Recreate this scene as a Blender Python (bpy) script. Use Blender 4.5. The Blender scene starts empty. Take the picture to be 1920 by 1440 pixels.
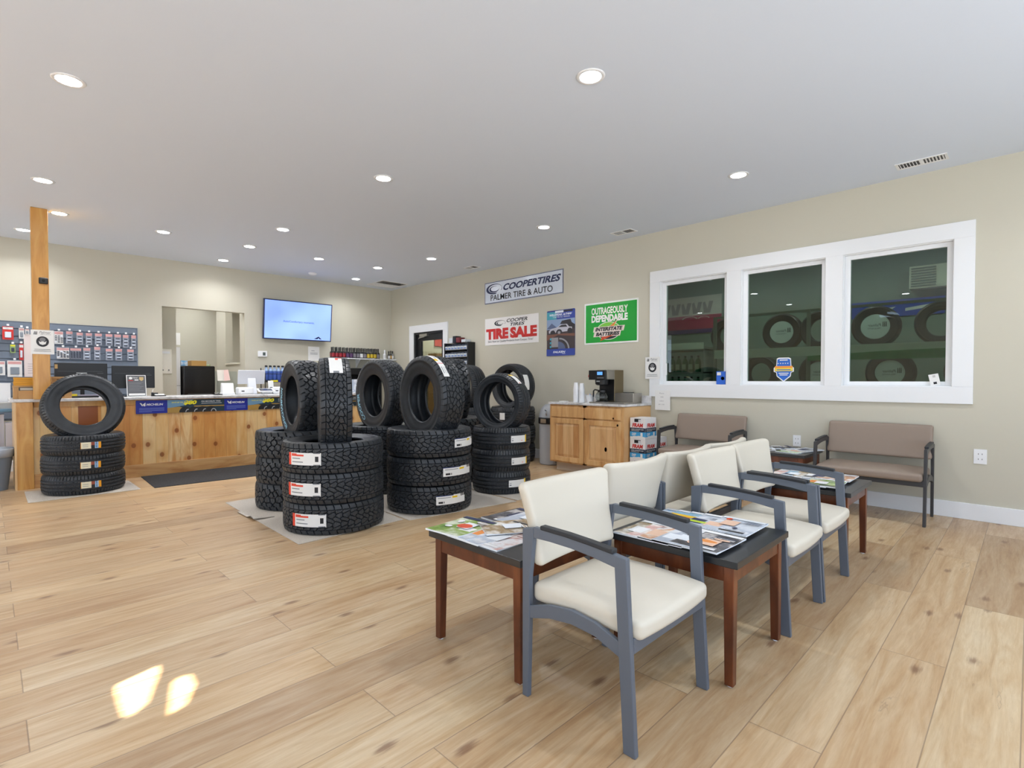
import bpy, bmesh, math, random
import numpy as np
from mathutils import Vector, Matrix
random.seed(7); PI=math.pi
SC=bpy.context.scene
COL=SC.collection

# ------------------------------------------------------------ camera
cam_d=bpy.data.cameras.new('camera'); cam=bpy.data.objects.new('camera',cam_d); COL.objects.link(cam)
cam_d.sensor_fit='HORIZONTAL'; cam_d.sensor_width=36.0; cam_d.lens=978.4/1920*36.0
cam_d.shift_y=12.0/1920; cam_d.clip_start=0.05; cam_d.clip_end=200
_y,_p=0.782713,0.0201672
_f=Vector((math.cos(_p)*math.cos(_y),math.cos(_p)*math.sin(_y),-math.sin(_p)))
_r=Vector((math.sin(_y),-math.cos(_y),0)); _u=_r.cross(_f)
cam.matrix_world=Matrix(((_r.x,_u.x,-_f.x,0),(_r.y,_u.y,-_f.y,0),(_r.z,_u.z,-_f.z,1.2),(0,0,0,1)))
SC.camera=cam
# ------------------------------------------------------------ world, sun, exposure
W=bpy.data.worlds.new('sky'); SC.world=W; W.use_nodes=True
_n=W.node_tree.nodes; _bg=_n['Background']; _tc=_n.new('ShaderNodeTexCoord'); _sp=_n.new('ShaderNodeSeparateXYZ'); _mr=_n.new('ShaderNodeMapRange'); _cr=_n.new('ShaderNodeValToRGB')
_k=W.node_tree.links; _k.new(_tc.outputs['Generated'],_sp.inputs[0]); _k.new(_sp.outputs[2],_mr.inputs[0]); _mr.inputs[1].default_value=-1; _mr.inputs[2].default_value=1; _k.new(_mr.outputs[0],_cr.inputs[0])
_cr.color_ramp.elements[0].position=0.48; _cr.color_ramp.elements[0].color=(0.90,0.95,1.0,1)     # below the horizon, made brighter than the sky to light the ceiling
_cr.color_ramp.elements[1].position=0.52; _cr.color_ramp.elements[1].color=(0.40,0.48,0.60,1)     # sky
_k.new(_cr.outputs[0],_bg.inputs['Color']); _bg.inputs['Strength'].default_value=2.8
sun_d=bpy.data.lights.new('sun','SUN'); sun_d.energy=22.0; sun_d.angle=0.006; sun_d.color=(1.0,0.80,0.62)
sun=bpy.data.objects.new('sun',sun_d); COL.objects.link(sun)
SUN_DIR=Vector((0.80,-0.01,-0.60)).normalized()           # travels towards +x and down
sun.rotation_mode='QUATERNION'; sun.rotation_quaternion=SUN_DIR.to_track_quat('-Z','Y')
SC.view_settings.view_transform='Standard'; SC.view_settings.look='None'
SC.view_settings.exposure=0.72; SC.view_settings.gamma=1.0
SC.view_settings.use_curve_mapping=False
LAMP=5.5         # watts of each recessed ceiling lamp

# ------------------------------------------------------------ materials
def lin(c):
    return tuple((v/255/12.92 if v/255<=0.04045 else ((v/255+0.055)/1.055)**2.4) for v in c)+(1,)
_M={}
def mat(name,rgb=(128,128,128),rough=0.5,metal=0.0,spec=0.5,emit=0.0,coat=0.0):
    if name in _M: return _M[name]
    m=bpy.data.materials.new(name); m.use_nodes=True; b=m.node_tree.nodes['Principled BSDF']
    b.inputs['Base Color'].default_value=lin(rgb); b.inputs['Roughness'].default_value=rough
    b.inputs['Metallic'].default_value=metal; b.inputs['Specular IOR Level'].default_value=spec
    if coat: b.inputs['Coat Weight'].default_value=coat
    if emit: b.inputs['Emission Color'].default_value=lin(rgb); b.inputs['Emission Strength'].default_value=emit
    _M[name]=m; return m
class NT:
    def __init__(s,m): s.t=m.node_tree; s.n=s.t.nodes; s.b=s.n['Principled BSDF']
    def new(s,t,**k):
        n=s.n.new(t)
        for a,v in k.items(): setattr(n,a,v)
        return n
    def link(s,a,b): s.t.links.new(a,b)
    def val(s,sock,v):
        if hasattr(v,'is_output'): s.link(v,sock)
        else: sock.default_value=v
    def math(s,op,a,b=0.0,c=0.0):
        n=s.new('ShaderNodeMath',operation=op); s.val(n.inputs[0],a); s.val(n.inputs[1],b); s.val(n.inputs[2],c); return n.outputs[0]
    def comb(s,x,y,z):
        n=s.new('ShaderNodeCombineXYZ'); s.val(n.inputs[0],x); s.val(n.inputs[1],y); s.val(n.inputs[2],z); return n.outputs[0]
    def coords(s,kind='Object'):
        tc=s.new('ShaderNodeTexCoord'); sp=s.new('ShaderNodeSeparateXYZ'); s.link(tc.outputs[kind],sp.inputs[0]); return sp.outputs, tc.outputs[kind]
    def noise(s,vec,scale,detail=3,rough=0.5,dist=0.0):
        n=s.new('ShaderNodeTexNoise'); s.link(vec,n.inputs['Vector']); n.inputs['Scale'].default_value=scale
        n.inputs['Detail'].default_value=detail; n.inputs['Roughness'].default_value=rough; n.inputs['Distortion'].default_value=dist; return n.outputs['Fac']
    def white(s,vec):
        n=s.new('ShaderNodeTexWhiteNoise',noise_dimensions='3D'); s.link(vec,n.inputs['Vector']); return n.outputs['Value']
    def voro(s,vec,scale,feature='F1',rand=1.0,dim='2D'):
        n=s.new('ShaderNodeTexVoronoi',feature=feature,voronoi_dimensions=dim); s.link(vec,n.inputs['Vector']); n.inputs['Scale'].default_value=scale
        n.inputs['Randomness'].default_value=rand; return n.outputs['Distance']
    def ramp(s,fac,stops,interp='LINEAR'):
        n=s.new('ShaderNodeValToRGB'); n.color_ramp.interpolation=interp; e=n.color_ramp.elements
        while len(e)<len(stops): e.new(0.5)
        for i,(p,c) in enumerate(stops): e[i].position=p; e[i].color=lin(c)
        s.link(fac,n.inputs[0]); return n.outputs[0]
    def mix(s,fac,a,b,blend='MIX'):
        n=s.new('ShaderNodeMix',data_type='RGBA',blend_type=blend); s.val(n.inputs[0],fac)
        s.val(n.inputs[6],a); s.val(n.inputs[7],b); return n.outputs[2]
    def bump(s,h,strength=0.2,dist=0.01):
        n=s.new('ShaderNodeBump'); n.inputs['Strength'].default_value=strength; n.inputs['Distance'].default_value=dist
        s.link(h,n.inputs['Height']); s.link(n.outputs[0],s.b.inputs['Normal'])
def smooth01(t,x,a,b):
    n=t.new('ShaderNodeMapRange',interpolation_type='SMOOTHSTEP'); t.val(n.inputs[0],x); n.inputs[1].default_value=a; n.inputs[2].default_value=b; return n.outputs[0]

def mk_floor():
    m=mat('oak_vinyl_planks',rough=0.33); t=NT(m); (x,y,z),v=t.coords()
    w,Ln=0.2263,1.79
    r=t.math('DIVIDE',t.math('SUBTRACT',y,0.46),w); row=t.math('FLOOR',r); fr=t.math('FRACT',r)
    par=t.math('FLOORED_MODULO',row,2.0)
    xs=t.math('DIVIDE',t.math('SUBTRACT',t.math('SUBTRACT',x,0.08),t.math('MULTIPLY',par,0.93)),Ln)
    ci=t.math('FLOOR',xs); cf=t.math('FRACT',xs)
    idv=t.comb(row,ci,3.0); rnd=t.white(idv); rnd2=t.white(t.comb(ci,row,9.0))
    gv=t.comb(t.math('ADD',t.math('MULTIPLY',x,0.9),t.math('MULTIPLY',rnd,37.0)),t.math('ADD',t.math('MULTIPLY',y,9.0),t.math('MULTIPLY',rnd2,23.0)),rnd)
    g1=t.noise(gv,1.6,5,0.6,1.2); g2=t.noise(gv,9.0,4,0.6,0.4)
    base=t.ramp(g1,[(0.25,(180,148,112)),(0.42,(207,180,143)),(0.58,(221,201,169)),(0.8,(232,217,190))])
    base=t.mix(t.math('MULTIPLY',g2,0.60),base,lin((158,122,84)))
    tone=t.ramp(rnd,[(0.0,(208,194,182)),(0.35,(253,252,246)),(0.7,(230,217,204)),(1.0,(255,250,238))])
    base=t.mix(0.85,base,tone,'MULTIPLY')
    # knots: sparse dark spots stretched along the grain
    kv=t.comb(t.math('ADD',t.math('MULTIPLY',x,1.4),t.math('MULTIPLY',rnd,11.0)),t.math('ADD',t.math('MULTIPLY',y,3.2),t.math('MULTIPLY',rnd2,5.0)),0.0)
    kd=t.math('ADD',t.voro(kv,0.95),t.math('MULTIPLY',t.math('SUBTRACT',t.noise(gv,14.0,3),0.5),0.10))
    kn=t.math('SUBTRACT',1.0,smooth01(t,kd,0.01,0.085)); base=t.mix(t.math('MULTIPLY',kn,0.75),base,lin((118,82,58)))
    cr=t.math('SUBTRACT',1.0,smooth01(t,t.math('ABSOLUTE',t.math('SUBTRACT',t.noise(gv,2.2,4,0.6,0.6),0.42)),0.0,0.02))
    crm=t.math('MULTIPLY',cr,smooth01(t,t.noise(gv,1.1,1),0.52,0.70)); base=t.mix(t.math('MULTIPLY',crm,0.35),base,lin((110,84,68)))
    ey=t.math('MULTIPLY',t.math('MINIMUM',fr,t.math('SUBTRACT',1.0,fr)),w); ex=t.math('MULTIPLY',t.math('MINIMUM',cf,t.math('SUBTRACT',1.0,cf)),Ln)
    e=t.math('MINIMUM',ey,ex); seam=t.math('SUBTRACT',1.0,smooth01(t,e,0.0008,0.0028)); base=t.mix(t.math('MULTIPLY',seam,0.55),base,lin((104,84,70)))
    t.link(base,t.b.inputs['Base Color']); t.link(t.math('ADD',0.27,t.math('MULTIPLY',g2,0.16)),t.b.inputs['Roughness'])
    t.bump(t.math('SUBTRACT',t.math('MULTIPLY',g2,0.25),t.math('MULTIPLY',seam,1.0)),0.25,0.002)
    return m
def mk_boards(name,axis,bw,stops,knot=True,dark=(112,52,20),rough=0.35,kscale=1.0):
    """upright boards side by side along `axis` (0=x,1=y); grain runs in z"""
    m=mat(name,rough=rough); t=NT(m); o,v=t.coords(); a=o[axis]; z=o[2]
    q=t.math('DIVIDE',a,bw); i=t.math('FLOOR',q); f=t.math('FRACT',q); rnd=t.white(t.comb(i,2.0,5.0))
    gv=t.comb(t.math('ADD',t.math('MULTIPLY',a,7.0),t.math('MULTIPLY',rnd,31.0)),t.math('MULTIPLY',z,0.9),rnd)
    g=t.noise(gv,1.8,4,0.55,1.0); mixf=t.math('ADD',t.math('MULTIPLY',g,0.50),t.math('MULTIPLY',rnd,0.50))
    base=t.ramp(mixf,stops)
    g2=t.noise(gv,12.0,3); base=t.mix(t.math('MULTIPLY',g2,0.16),base,lin(dark))
    if knot:
        kv=t.comb(t.math('MULTIPLY',a,4.0*kscale),t.math('MULTIPLY',z,3.2*kscale),t.math('MULTIPLY',rnd,0.3))
        kd=t.voro(kv,0.95); kn=t.math('SUBTRACT',1.0,smooth01(t,kd,0.07,0.11)); base=t.mix(t.math('MULTIPLY',kn,0.85),base,lin(dark))
        ha=t.math('SUBTRACT',1.0,smooth01(t,kd,0.08,0.30)); base=t.mix(t.math('MULTIPLY',ha,0.35),base,lin((190,110,50)))
    e=t.math('MULTIPLY',t.math('MINIMUM',f,t.math('SUBTRACT',1.0,f)),bw); seam=t.math('SUBTRACT',1.0,smooth01(t,e,0.0006,0.0022))
    base=t.mix(t.math('MULTIPLY',seam,0.45),base,lin((120,70,34)))
    t.link(base,t.b.inputs['Base Color']); t.bump(t.math('SUBTRACT',0.0,seam),0.3,0.002); return m
def mk_grain(name,c1,c2,c3,rough=0.35,stretch=(2,2,14),scale=3.0):
    m=mat(name,rough=rough); t=NT(m); o,v=t.coords()
    gv=t.comb(*[t.math('MULTIPLY',o[i],1.0/max(stretch[i],.01)*8) for i in range(3)])
    g=t.noise(gv,scale,5,0.55,0.8); t.link(t.ramp(g,[(0.28,c1),(0.5,c2),(0.72,c3)]),t.b.inputs['Base Color']); return m
def mk_speckle(name,c1,c2,scale=60,rough=0.9,c3=None,bumpy=0.3):
    m=mat(name,rough=rough); t=NT(m); o,v=t.coords(); g=t.noise(v,scale,3,0.7)
    st=[(0.35,c1),(0.65,c2)]
    if c3: st.append((0.8,c3))
    t.link(t.ramp(g,st),t.b.inputs['Base Color'])
    if bumpy: t.bump(g,bumpy,0.004)
    return m
def mk_marble():
    m=mat('marble_laminate',rough=0.22); t=NT(m); o,v=t.coords(); g=t.noise(v,5.0,6,0.65,1.6); g2=t.noise(v,40.0,3)
    c=t.ramp(g,[(0.30,(150,146,145)),(0.45,(205,203,202)),(0.6,(226,225,226)),(0.8,(214,211,208))])
    t.link(t.mix(t.math('MULTIPLY',g2,0.15),c,lin((150,140,135))),t.b.inputs['Base Color']); return m
def mk_paint(name,c,rough=0.6,bs=90,bd=0.0008):
    m=mat(name,c,rough,spec=0.3); t=NT(m); o,v=t.coords(); t.bump(t.noise(v,bs,3),0.35,bd); return m
def mk_rubber():
    m=mat('tire_rubber',(34,36,39),0.42,spec=0.5); t=NT(m); o,v=t.coords(); g=t.noise(v,9.0,4,0.6)
    t.link(t.ramp(g,[(0.3,(34,37,41)),(0.6,(46,50,55)),(0.85,(60,63,66))]),t.b.inputs['Base Color'])
    t.link(t.math('ADD',0.30,t.math('MULTIPLY',g,0.2)),t.b.inputs['Roughness']); return m
def mk_cover(name,seed,cols,scale=14):
    """printed cover of a magazine: soft blocks of colour"""
    m=mat(name,rough=0.25); t=NT(m); o,v=t.coords(); mp=t.new('ShaderNodeMapping'); t.link(v,mp.inputs[0]); mp.inputs['Location'].default_value=(seed*3.7,seed*1.3,0.0)
    n=t.new('ShaderNodeTexVoronoi',feature='SMOOTH_F1'); t.link(mp.outputs[0],n.inputs['Vector']); n.inputs['Scale'].default_value=scale
    sp=t.new('ShaderNodeSeparateColor'); t.link(n.outputs['Color'],sp.inputs[0])
    g=t.noise(mp.outputs[0],scale*2.5,4,0.6); f=t.math('ADD',t.math('MULTIPLY',sp.outputs[0],0.65),t.math('MULTIPLY',g,0.35))
    k=len(cols); t.link(t.ramp(f,[(0.15+0.7*i/(k-1),c) for i,c in enumerate(cols)],'EASE'),t.b.inputs['Base Color']); return m
def mk_glass(name,tint=(205,225,215),rough=0.0,alpha=None):
    m=bpy.data.materials.new(name); m.use_nodes=True; t=m.node_tree; n=t.nodes; n.clear()
    out=n.new('ShaderNodeOutputMaterial'); mx=n.new('ShaderNodeMixShader'); tr=n.new('ShaderNodeBsdfTransparent'); gl=n.new('ShaderNodeBsdfGlossy'); fr=n.new('ShaderNodeFresnel')
    
    ge=n.new('ShaderNodeNewGeometry'); mi=n.new('ShaderNodeMath'); mi.operation='MULTIPLY_ADD'; t.links.new(ge.outputs['Backfacing'],mi.inputs[0]); mi.inputs[1].default_value=-0.8333; mi.inputs[2].default_value=1.5; t.links.new(mi.outputs[0],fr.inputs[0])
    tr.inputs[0].default_value=lin(tint); gl.inputs['Roughness'].default_value=rough
    mlt=n.new('ShaderNodeMath'); mlt.operation='MULTIPLY'; mlt.inputs[1].default_value=1.7; t.links.new(fr.outputs[0],mlt.inputs[0])
    t.links.new(mlt.outputs[0],mx.inputs[0]); t.links.new(tr.outputs[0],mx.inputs[1]); t.links.new(gl.outputs[0],mx.inputs[2]); t.links.new(mx.outputs[0],out.inputs[0])
    _M[name]=m; return m

FLOOR=mk_floor(); WALL=mk_paint('beige_wall_paint',(198,194,178),0.55); CEIL=mk_paint('white_ceiling_paint',(218,227,241),0.75,60)
TRIM=mat('white_trim_paint',(232,234,236),0.35); VINYL=mat('white_vinyl_frame',(236,238,240),0.3)
PINE=mk_boards('knotty_pine_boards',0,0.135,[(0.2,(214,146,74)),(0.4,(232,176,104)),(0.55,(242,204,142)),(0.68,(244,212,156)),(0.8,(220,158,92))])
PINEP=mk_grain('varnished_pine',(178,122,52),(204,150,76),(218,172,100),0.3)
BASEW=mk_grain('hickory_base_board',(176,116,64),(208,160,104),(224,184,134),0.35,(14,3,3))
HICK=mk_boards('hickory_panel',1,0.085,[(0.2,(196,142,88)),(0.42,(218,172,118)),(0.6,(230,190,138)),(0.82,(204,154,102))],knot=False,dark=(120,66,30))
HICKF=mk_grain('hickory_frame',(186,132,80),(214,168,112),(226,188,136),0.35)
WALNUT=mk_grain('reddish_brown_wood',(58,28,14),(94,46,22),(126,70,38),0.28,(3,3,10))
MARB=mk_marble(); RUB=mk_rubber()
CARPET=mk_speckle('beige_carpet',(176,168,156),(206,198,188),160,0.95)
DMAT=mk_speckle('dark_mat_pile',(28,28,30),(52,52,54),70,0.95)
BLACK=mat('black_plastic',(20,21,23),0.4); BLK2=mat('black_laminate',(36,38,41),0.28); WHITE=mat('white_plastic',(235,236,238),0.35)
CREAM=mk_paint('cream_vinyl_upholstery',(209,202,187),0.42,200,0.0004); TAUPE=mk_paint('taupe_vinyl_upholstery',(146,130,117),0.42,200,0.0004)
STEELB=mat('blue_grey_powder_coat',(96,104,116),0.38,0.15); DKMET=mat('charcoal_powder_coat',(58,58,60),0.4,0.1)
PADM=mat('black_arm_pad',(34,37,42),0.5); STEEL=mat('brushed_steel',(170,166,158),0.28,0.9); CHROME=mat('chrome',(200,200,200),0.12,1.0)
PAPER=mat('white_paper',(232,232,230),0.6); GREYPL=mat('grey_plastic',(120,132,146),0.5); BIN=mat('light_grey_plastic',(168,172,178),0.45)
KRAFT=mat('kraft_cardboard',(186,146,98),0.8); YELBX=mat('amber_cardboard',(208,148,40),0.6)
GLASS=mk_glass('window_glass',(188,200,193)); DGLASS=mk_glass('door_glass',(240,243,240)); CLEAR=mk_glass('clear_acrylic',(240,245,245))
INK=mat('black_ink',(26,28,34),0.5); NAVY=mat('navy_ink',(34,44,84),0.4); RED=mat('red_ink',(206,44,38),0.4)
# ------------------------------------------------------------ mesh helpers
class MB:
    def __init__(s): s.v=[]; s.f=[]; s.mi=[]
    def add(s,vs,fs,m=0,M=None):
        k=len(s.v)
        for p in vs:
            p=Vector(p)
            if M is not None: p=M@p
            s.v.append((p.x,p.y,p.z))
        for f in fs: s.f.append([k+i for i in f]); s.mi.append(m)
        return s
    def box(s,x0,x1,y0,y1,z0,z1,m=0,M=None):
        v=[(x,y,z) for z in (z0,z1) for y in (y0,y1) for x in (x0,x1)]
        return s.add(v,[(0,2,3,1),(4,5,7,6),(0,1,5,4),(2,6,7,3),(0,4,6,2),(1,3,7,5)],m,M)
    def prism(s,poly,axis,a,b,m=0,M=None):
        """poly: 2-D outline in the two other axes (kept in x,y,z order), extruded from a to b along axis"""
        n=len(poly); vs=[]
        for t in (a,b):
            for p in poly:
                q=list(p); q.insert(axis,t); vs.append(q)
        fs=[list(range(n))[::-1],list(range(n,2*n))]+[(i,(i+1)%n,n+(i+1)%n,n+i) for i in range(n)]
        return s.add(vs,fs,m,M)
    def lathe(s,prof,n=24,m=0,M=None,closed=False,a0=0,a1=2*PI):
        full=abs(a1-a0-2*PI)<1e-6; na=n if full else n+1; vs=[]; k=len(prof)
        for i in range(na):
            a=a0+(a1-a0)*i/n
            for r,z in prof: vs.append((r*math.cos(a),r*math.sin(a),z))
        fs=[]
        for i in range(n):
            j=(i+1)%na
            for q in range(k if closed else k-1):
                w=(q+1)%k; fs.append((i*k+q,j*k+q,j*k+w,i*k+w))
        if not closed and full:
            if prof[0][0]>1e-5: fs.append([i*k for i in range(na)][::-1])
            if prof[-1][0]>1e-5: fs.append([i*k+k-1 for i in range(na)])
        return s.add(vs,fs,m,M)
    def cyl(s,x,y,z0,z1,r,n=20,m=0,r2=None,M=None):
        T=Matrix.Translation((x,y,0)); T=M@T if M is not None else T
        return s.lathe([(r,z0),(r if r2 is None else r2,z1)],n,m,T)
    def tube(s,pts,r,n=8,m=0,M=None):
        pts=[Vector(p) for p in pts]; vs=[]; up=None
        for i,p in enumerate(pts):
            d=(pts[min(i+1,len(pts)-1)]-pts[max(i-1,0)]).normalized()
            if up is None: up=d.orthogonal().normalized()
            up=(up-d*up.dot(d)).normalized(); w=d.cross(up)
            for j in range(n):
                a=2*PI*j/n; vs.append(p+up*math.cos(a)*r+w*math.sin(a)*r)
        k=len(pts); fs=[(i*n+j,i*n+(j+1)%n,(i+1)*n+(j+1)%n,(i+1)*n+j) for i in range(k-1) for j in range(n)]
        fs+=[list(range(n))[::-1],[(k-1)*n+j for j in range(n)]]
        return s.add(vs,fs,m,M)
    def quad(s,a,b,c,d,m=0): return s.add([a,b,c,d],[(0,1,2,3)],m)
    def build(s,name,mats,parent=None,smooth=False,bevel=0,seg=2,loc=None,rot=None,fixn=True):
        me=bpy.data.meshes.new(name); me.from_pydata(s.v,[],s.f)
        for m in (mats if isinstance(mats,(list,tuple)) else [mats]): me.materials.append(m)
        me.polygons.foreach_set('material_index',s.mi)
        if fixn:
            bm=bmesh.new(); bm.from_mesh(me); bmesh.ops.recalc_face_normals(bm,faces=bm.faces); bm.to_mesh(me); bm.free()
        if smooth: me.polygons.foreach_set('use_smooth',[True]*len(me.polygons))
        me.update(); o=bpy.data.objects.new(name,me); COL.objects.link(o)
        if parent: o.parent=parent
        if loc: o.location=loc
        if rot: o.rotation_euler=rot
        if smooth=='angle':
            try: me.set_sharp_from_angle(angle=math.radians(35))
            except Exception: pass
        if bevel:
            b=o.modifiers.new('bevel','BEVEL'); b.width=bevel; b.segments=seg; b.limit_method='ANGLE'; b.angle_limit=math.radians(40)
        return o
def tag(o,label=None,cat=None,group=None,kind=None):
    if label: o['label']=label
    if cat: o['category']=cat
    if group: o['group']=group
    if kind: o['kind']=kind
    return o
def thing(name,label,cat,loc=(0,0,0),rz=0,group=None):
    o=bpy.data.objects.new(name,None); COL.objects.link(o); o.empty_display_size=0.1
    o.location=loc; o.rotation_euler=(0,0,rz); return tag(o,label,cat,group)
def dup(root,loc=None,rz=None,label=None,group=None):
    c=root.copy(); COL.objects.link(c)
    for ch in list(root.children): 
        d=ch.copy(); COL.objects.link(d); d.parent=c
        for g in list(ch.children):
            e=g.copy(); COL.objects.link(e); e.parent=d
    if loc is not None: c.location=loc
    if rz is not None: c.rotation_euler=(0,0,rz)
    if label: c['label']=label
    if group: c['group']=group
    return c
def struct(mb,name,mats,parent=None,**k):
    o=mb.build(name,mats,parent,**k)
    if parent is None: o['kind']='structure'
    return o
def rbox(hx,hy,hz,r,n=(14,8,6),deform=None,m=0,mb=None,M=None):
    """rounded box, dense enough near the edges to bend; returns an MB"""
    mb=mb or MB(); 
    def axis(h,k):
        e=[-h+r*(1-math.cos(PI/2*i/4)) for i in range(4)]; inn=[-h+r+(2*(h-r))*i/k for i in range(k+1)]
        return e+inn+[-v for v in e[::-1]]
    ax=[axis(hx,n[0]),axis(hy,n[1]),axis(hz,n[2])]; H=(hx,hy,hz); idx={}; vs=[]; fs=[]
    def vid(i,j,k):
        key=(i,j,k)
        if key not in idx:
            p=Vector((ax[0][i],ax[1][j],ax[2][k])); q=Vector([max(-(H[c]-r),min(H[c]-r,p[c])) for c in range(3)]); d=p-q
            if d.length>1e-9: 
                # project onto the rounded shell
                mx=max(abs(d[c]) for c in range(3)); d=d.normalized()*r if mx>0 else d; p=q+d
            if deform: p=Vector(deform(p))
            idx[key]=len(vs); vs.append(p)
        return idx[key]
    A,B,C=[len(a)-1 for a in ax]
    for i in range(A):
        for j in range(B): fs.append((vid(i,j,0),vid(i,j+1,0),vid(i+1,j+1,0),vid(i+1,j,0))); fs.append((vid(i,j,C),vid(i+1,j,C),vid(i+1,j+1,C),vid(i,j+1,C)))
    for i in range(A):
        for k in range(C): fs.append((vid(i,0,k),vid(i+1,0,k),vid(i+1,0,k+1),vid(i,0,k+1))); fs.append((vid(i,B,k),vid(i,B,k+1),vid(i+1,B,k+1),vid(i+1,B,k)))
    for j in range(B):
        for k in range(C): fs.append((vid(0,j,k),vid(0,j,k+1),vid(0,j+1,k+1),vid(0,j+1,k))); fs.append((vid(A,j,k),vid(A,j+1,k),vid(A,j+1,k+1),vid(A,j,k+1)))
    return mb.add(vs,fs,m,M)
_TX={}
def text2d(s,bold=0.0,slant=0.0):
    """triangulated letters of the built-in font: (verts, faces, w, h) with the origin at lower left"""
    k=(s,bold,slant)
    if k in _TX: return _TX[k]
    c=bpy.data.curves.new('t','FONT'); c.body=s; c.size=1.0; c.offset=bold; c.resolution_u=3; c.fill_mode='BOTH'
    o=bpy.data.objects.new('t',c); COL.objects.link(o); bpy.context.view_layer.update()
    me=bpy.data.meshes.new_from_object(o.evaluated_get(bpy.context.evaluated_depsgraph_get()))
    vs=[(v.co.x+slant*v.co.y,v.co.y) for v in me.vertices]; fs=[list(p.vertices) for p in me.polygons]
    bpy.data.objects.remove(o); bpy.data.curves.remove(c); bpy.data.meshes.remove(me)
    x0=min(v[0] for v in vs); x1=max(v[0] for v in vs); y0=min(v[1] for v in vs); y1=max(v[1] for v in vs)
    _TX[k]=([(a-x0,b-y0) for a,b in vs],fs,x1-x0,y1-y0); return _TX[k]
class Sign:
    """flat printed sheet: everything lies on one board, in metres from its lower-left corner"""
    def __init__(s,w,h,thick=0.004,base=0,r=0.0):
        s.w,s.h,s.t=w,h,thick; s.mb=MB(); s.lay=1
        if r:
            pts=[]
            for cx,cy,a in ((w-r,r,-90),(w-r,h-r,0),(r,h-r,90),(r,r,180)):
                pts+=[(cx+r*math.cos(math.radians(a+q)),cy+r*math.sin(math.radians(a+q))) for q in (0,30,60,90)]
            s.mb.prism(pts,2,0,thick,base)
        else: s.mb.box(0,w,0,h,0,thick,base)
    def z(s): s.lay+=1; return s.t+0.00025*s.lay
    def poly(s,pts,m):
        z=s.z(); s.mb.add([(x,y,z) for x,y in pts],[list(range(len(pts)))],m); return s
    def rect(s,x0,y0,x1,y1,m): return s.poly([(x0,y0),(x1,y0),(x1,y1),(x0,y1)],m)
    def ell(s,cx,cy,rx,ry,m,n=36,a0=0,a1=360,rin=None,skew=0):
        A=[math.radians(a0+(a1-a0)*i/n) for i in range(n+1)]; z=s.z()
        if rin is None: pts=[(cx+rx*math.cos(a)+skew*ry*math.sin(a),cy+ry*math.sin(a)) for a in A]; pts=pts[:-1] if a1-a0==360 else pts; return s.poly(pts,m)
        vs=[]
        for a in A: vs+= [(cx+rx*math.cos(a)+skew*ry*math.sin(a),cy+ry*math.sin(a),z),(cx+rx*rin*math.cos(a)+skew*ry*math.sin(a),cy+ry*rin*math.sin(a),z)]
        s.mb.add(vs,[(2*i,2*i+2,2*i+3,2*i+1) for i in range(n)],m); return s
    def text(s,t,x0,y0,x1,y1,m,bold=0.0,slant=0.0,mirror=False):
        vs,fs,w,h=text2d(t,bold,slant); z=s.z()
        s.mb.add([((x1-(a/w)*(x1-x0)) if mirror else x0+(a/w)*(x1-x0),y0+b/h*(y1-y0),z) for a,b in vs],fs,m); return s
    def build(s,name,mats,label,cat,M,parent=None,group=None,**k):
        o=s.mb.build(name,mats,parent,fixn=False,**k); o.matrix_world=M if parent is None else o.matrix_world
        if parent is not None: o.matrix_local=M
        if label: tag(o,label,cat,group)
        return o
def frame(o,u,v):
    u=Vector(u).normalized(); v=Vector(v).normalized(); w=u.cross(v)
    return Matrix(((u.x,v.x,w.x,o[0]),(u.y,v.y,w.y,o[1]),(u.z,v.z,w.z,o[2]),(0,0,0,1)))
def on_right(y,z): return frame((XW-0.001,y,z),(0,-1,0),(0,0,1))     # a sheet on the right wall, seen from the room
def on_back(x,z,d=0.001): return frame((x,YB-d,z),(1,0,0),(0,0,1))
XW,YB,ZC=5.937,9.451,3.05
XL,YF=-3.2,-2.2
# ------------------------------------------------------------ the room
mb=MB(); mb.box(XL-.1,8.6,YF-.1,13.0,-0.1,0.0); struct(mb,'floor',FLOOR)
mb=MB(); mb.box(XL-.1,8.6,YF-.1,13.0,ZC,ZC+0.1); struct(mb,'ceiling',CEIL)
# right wall with the triple window opening and a door opening
def wall_open(mb,axis,c0,c1,a0,a1,z0,z1,holes):
    """wall slab between c0..c1 on `axis`, spanning a0..a1 with rectangular holes (a,b,z0,z1)"""
    hs=sorted(holes); cur=a0
    def bx(p,q,u,v):
        if q-p<1e-6 or v-u<1e-6: return
        if axis==0: mb.box(c0,c1,p,q,u,v)
        else: mb.box(p,q,c0,c1,u,v)
    for (p,q,u,v) in hs:
        bx(cur,p,z0,z1); bx(p,q,z0,u); bx(p,q,v,z1); cur=q
    bx(cur,a1,z0,z1)
WY=[(2.455,3.295),(1.465,2.305),(0.485,1.325)]; WZ=(1.135,2.425)
mb=MB(); wall_open(mb,0,XW,XW+0.14,YF,YB,0,ZC,[(a,b,WZ[0],WZ[1]) for a,b in WY]+[(7.66,8.64,0,2.13)]); struct(mb,'wall_right',WALL)
mb=MB(); wall_open(mb,1,YB,YB+0.12,XL,XW+.14,0,ZC,[(1.90,3.085,0,2.33)]); struct(mb,'wall_back',WALL)
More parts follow.
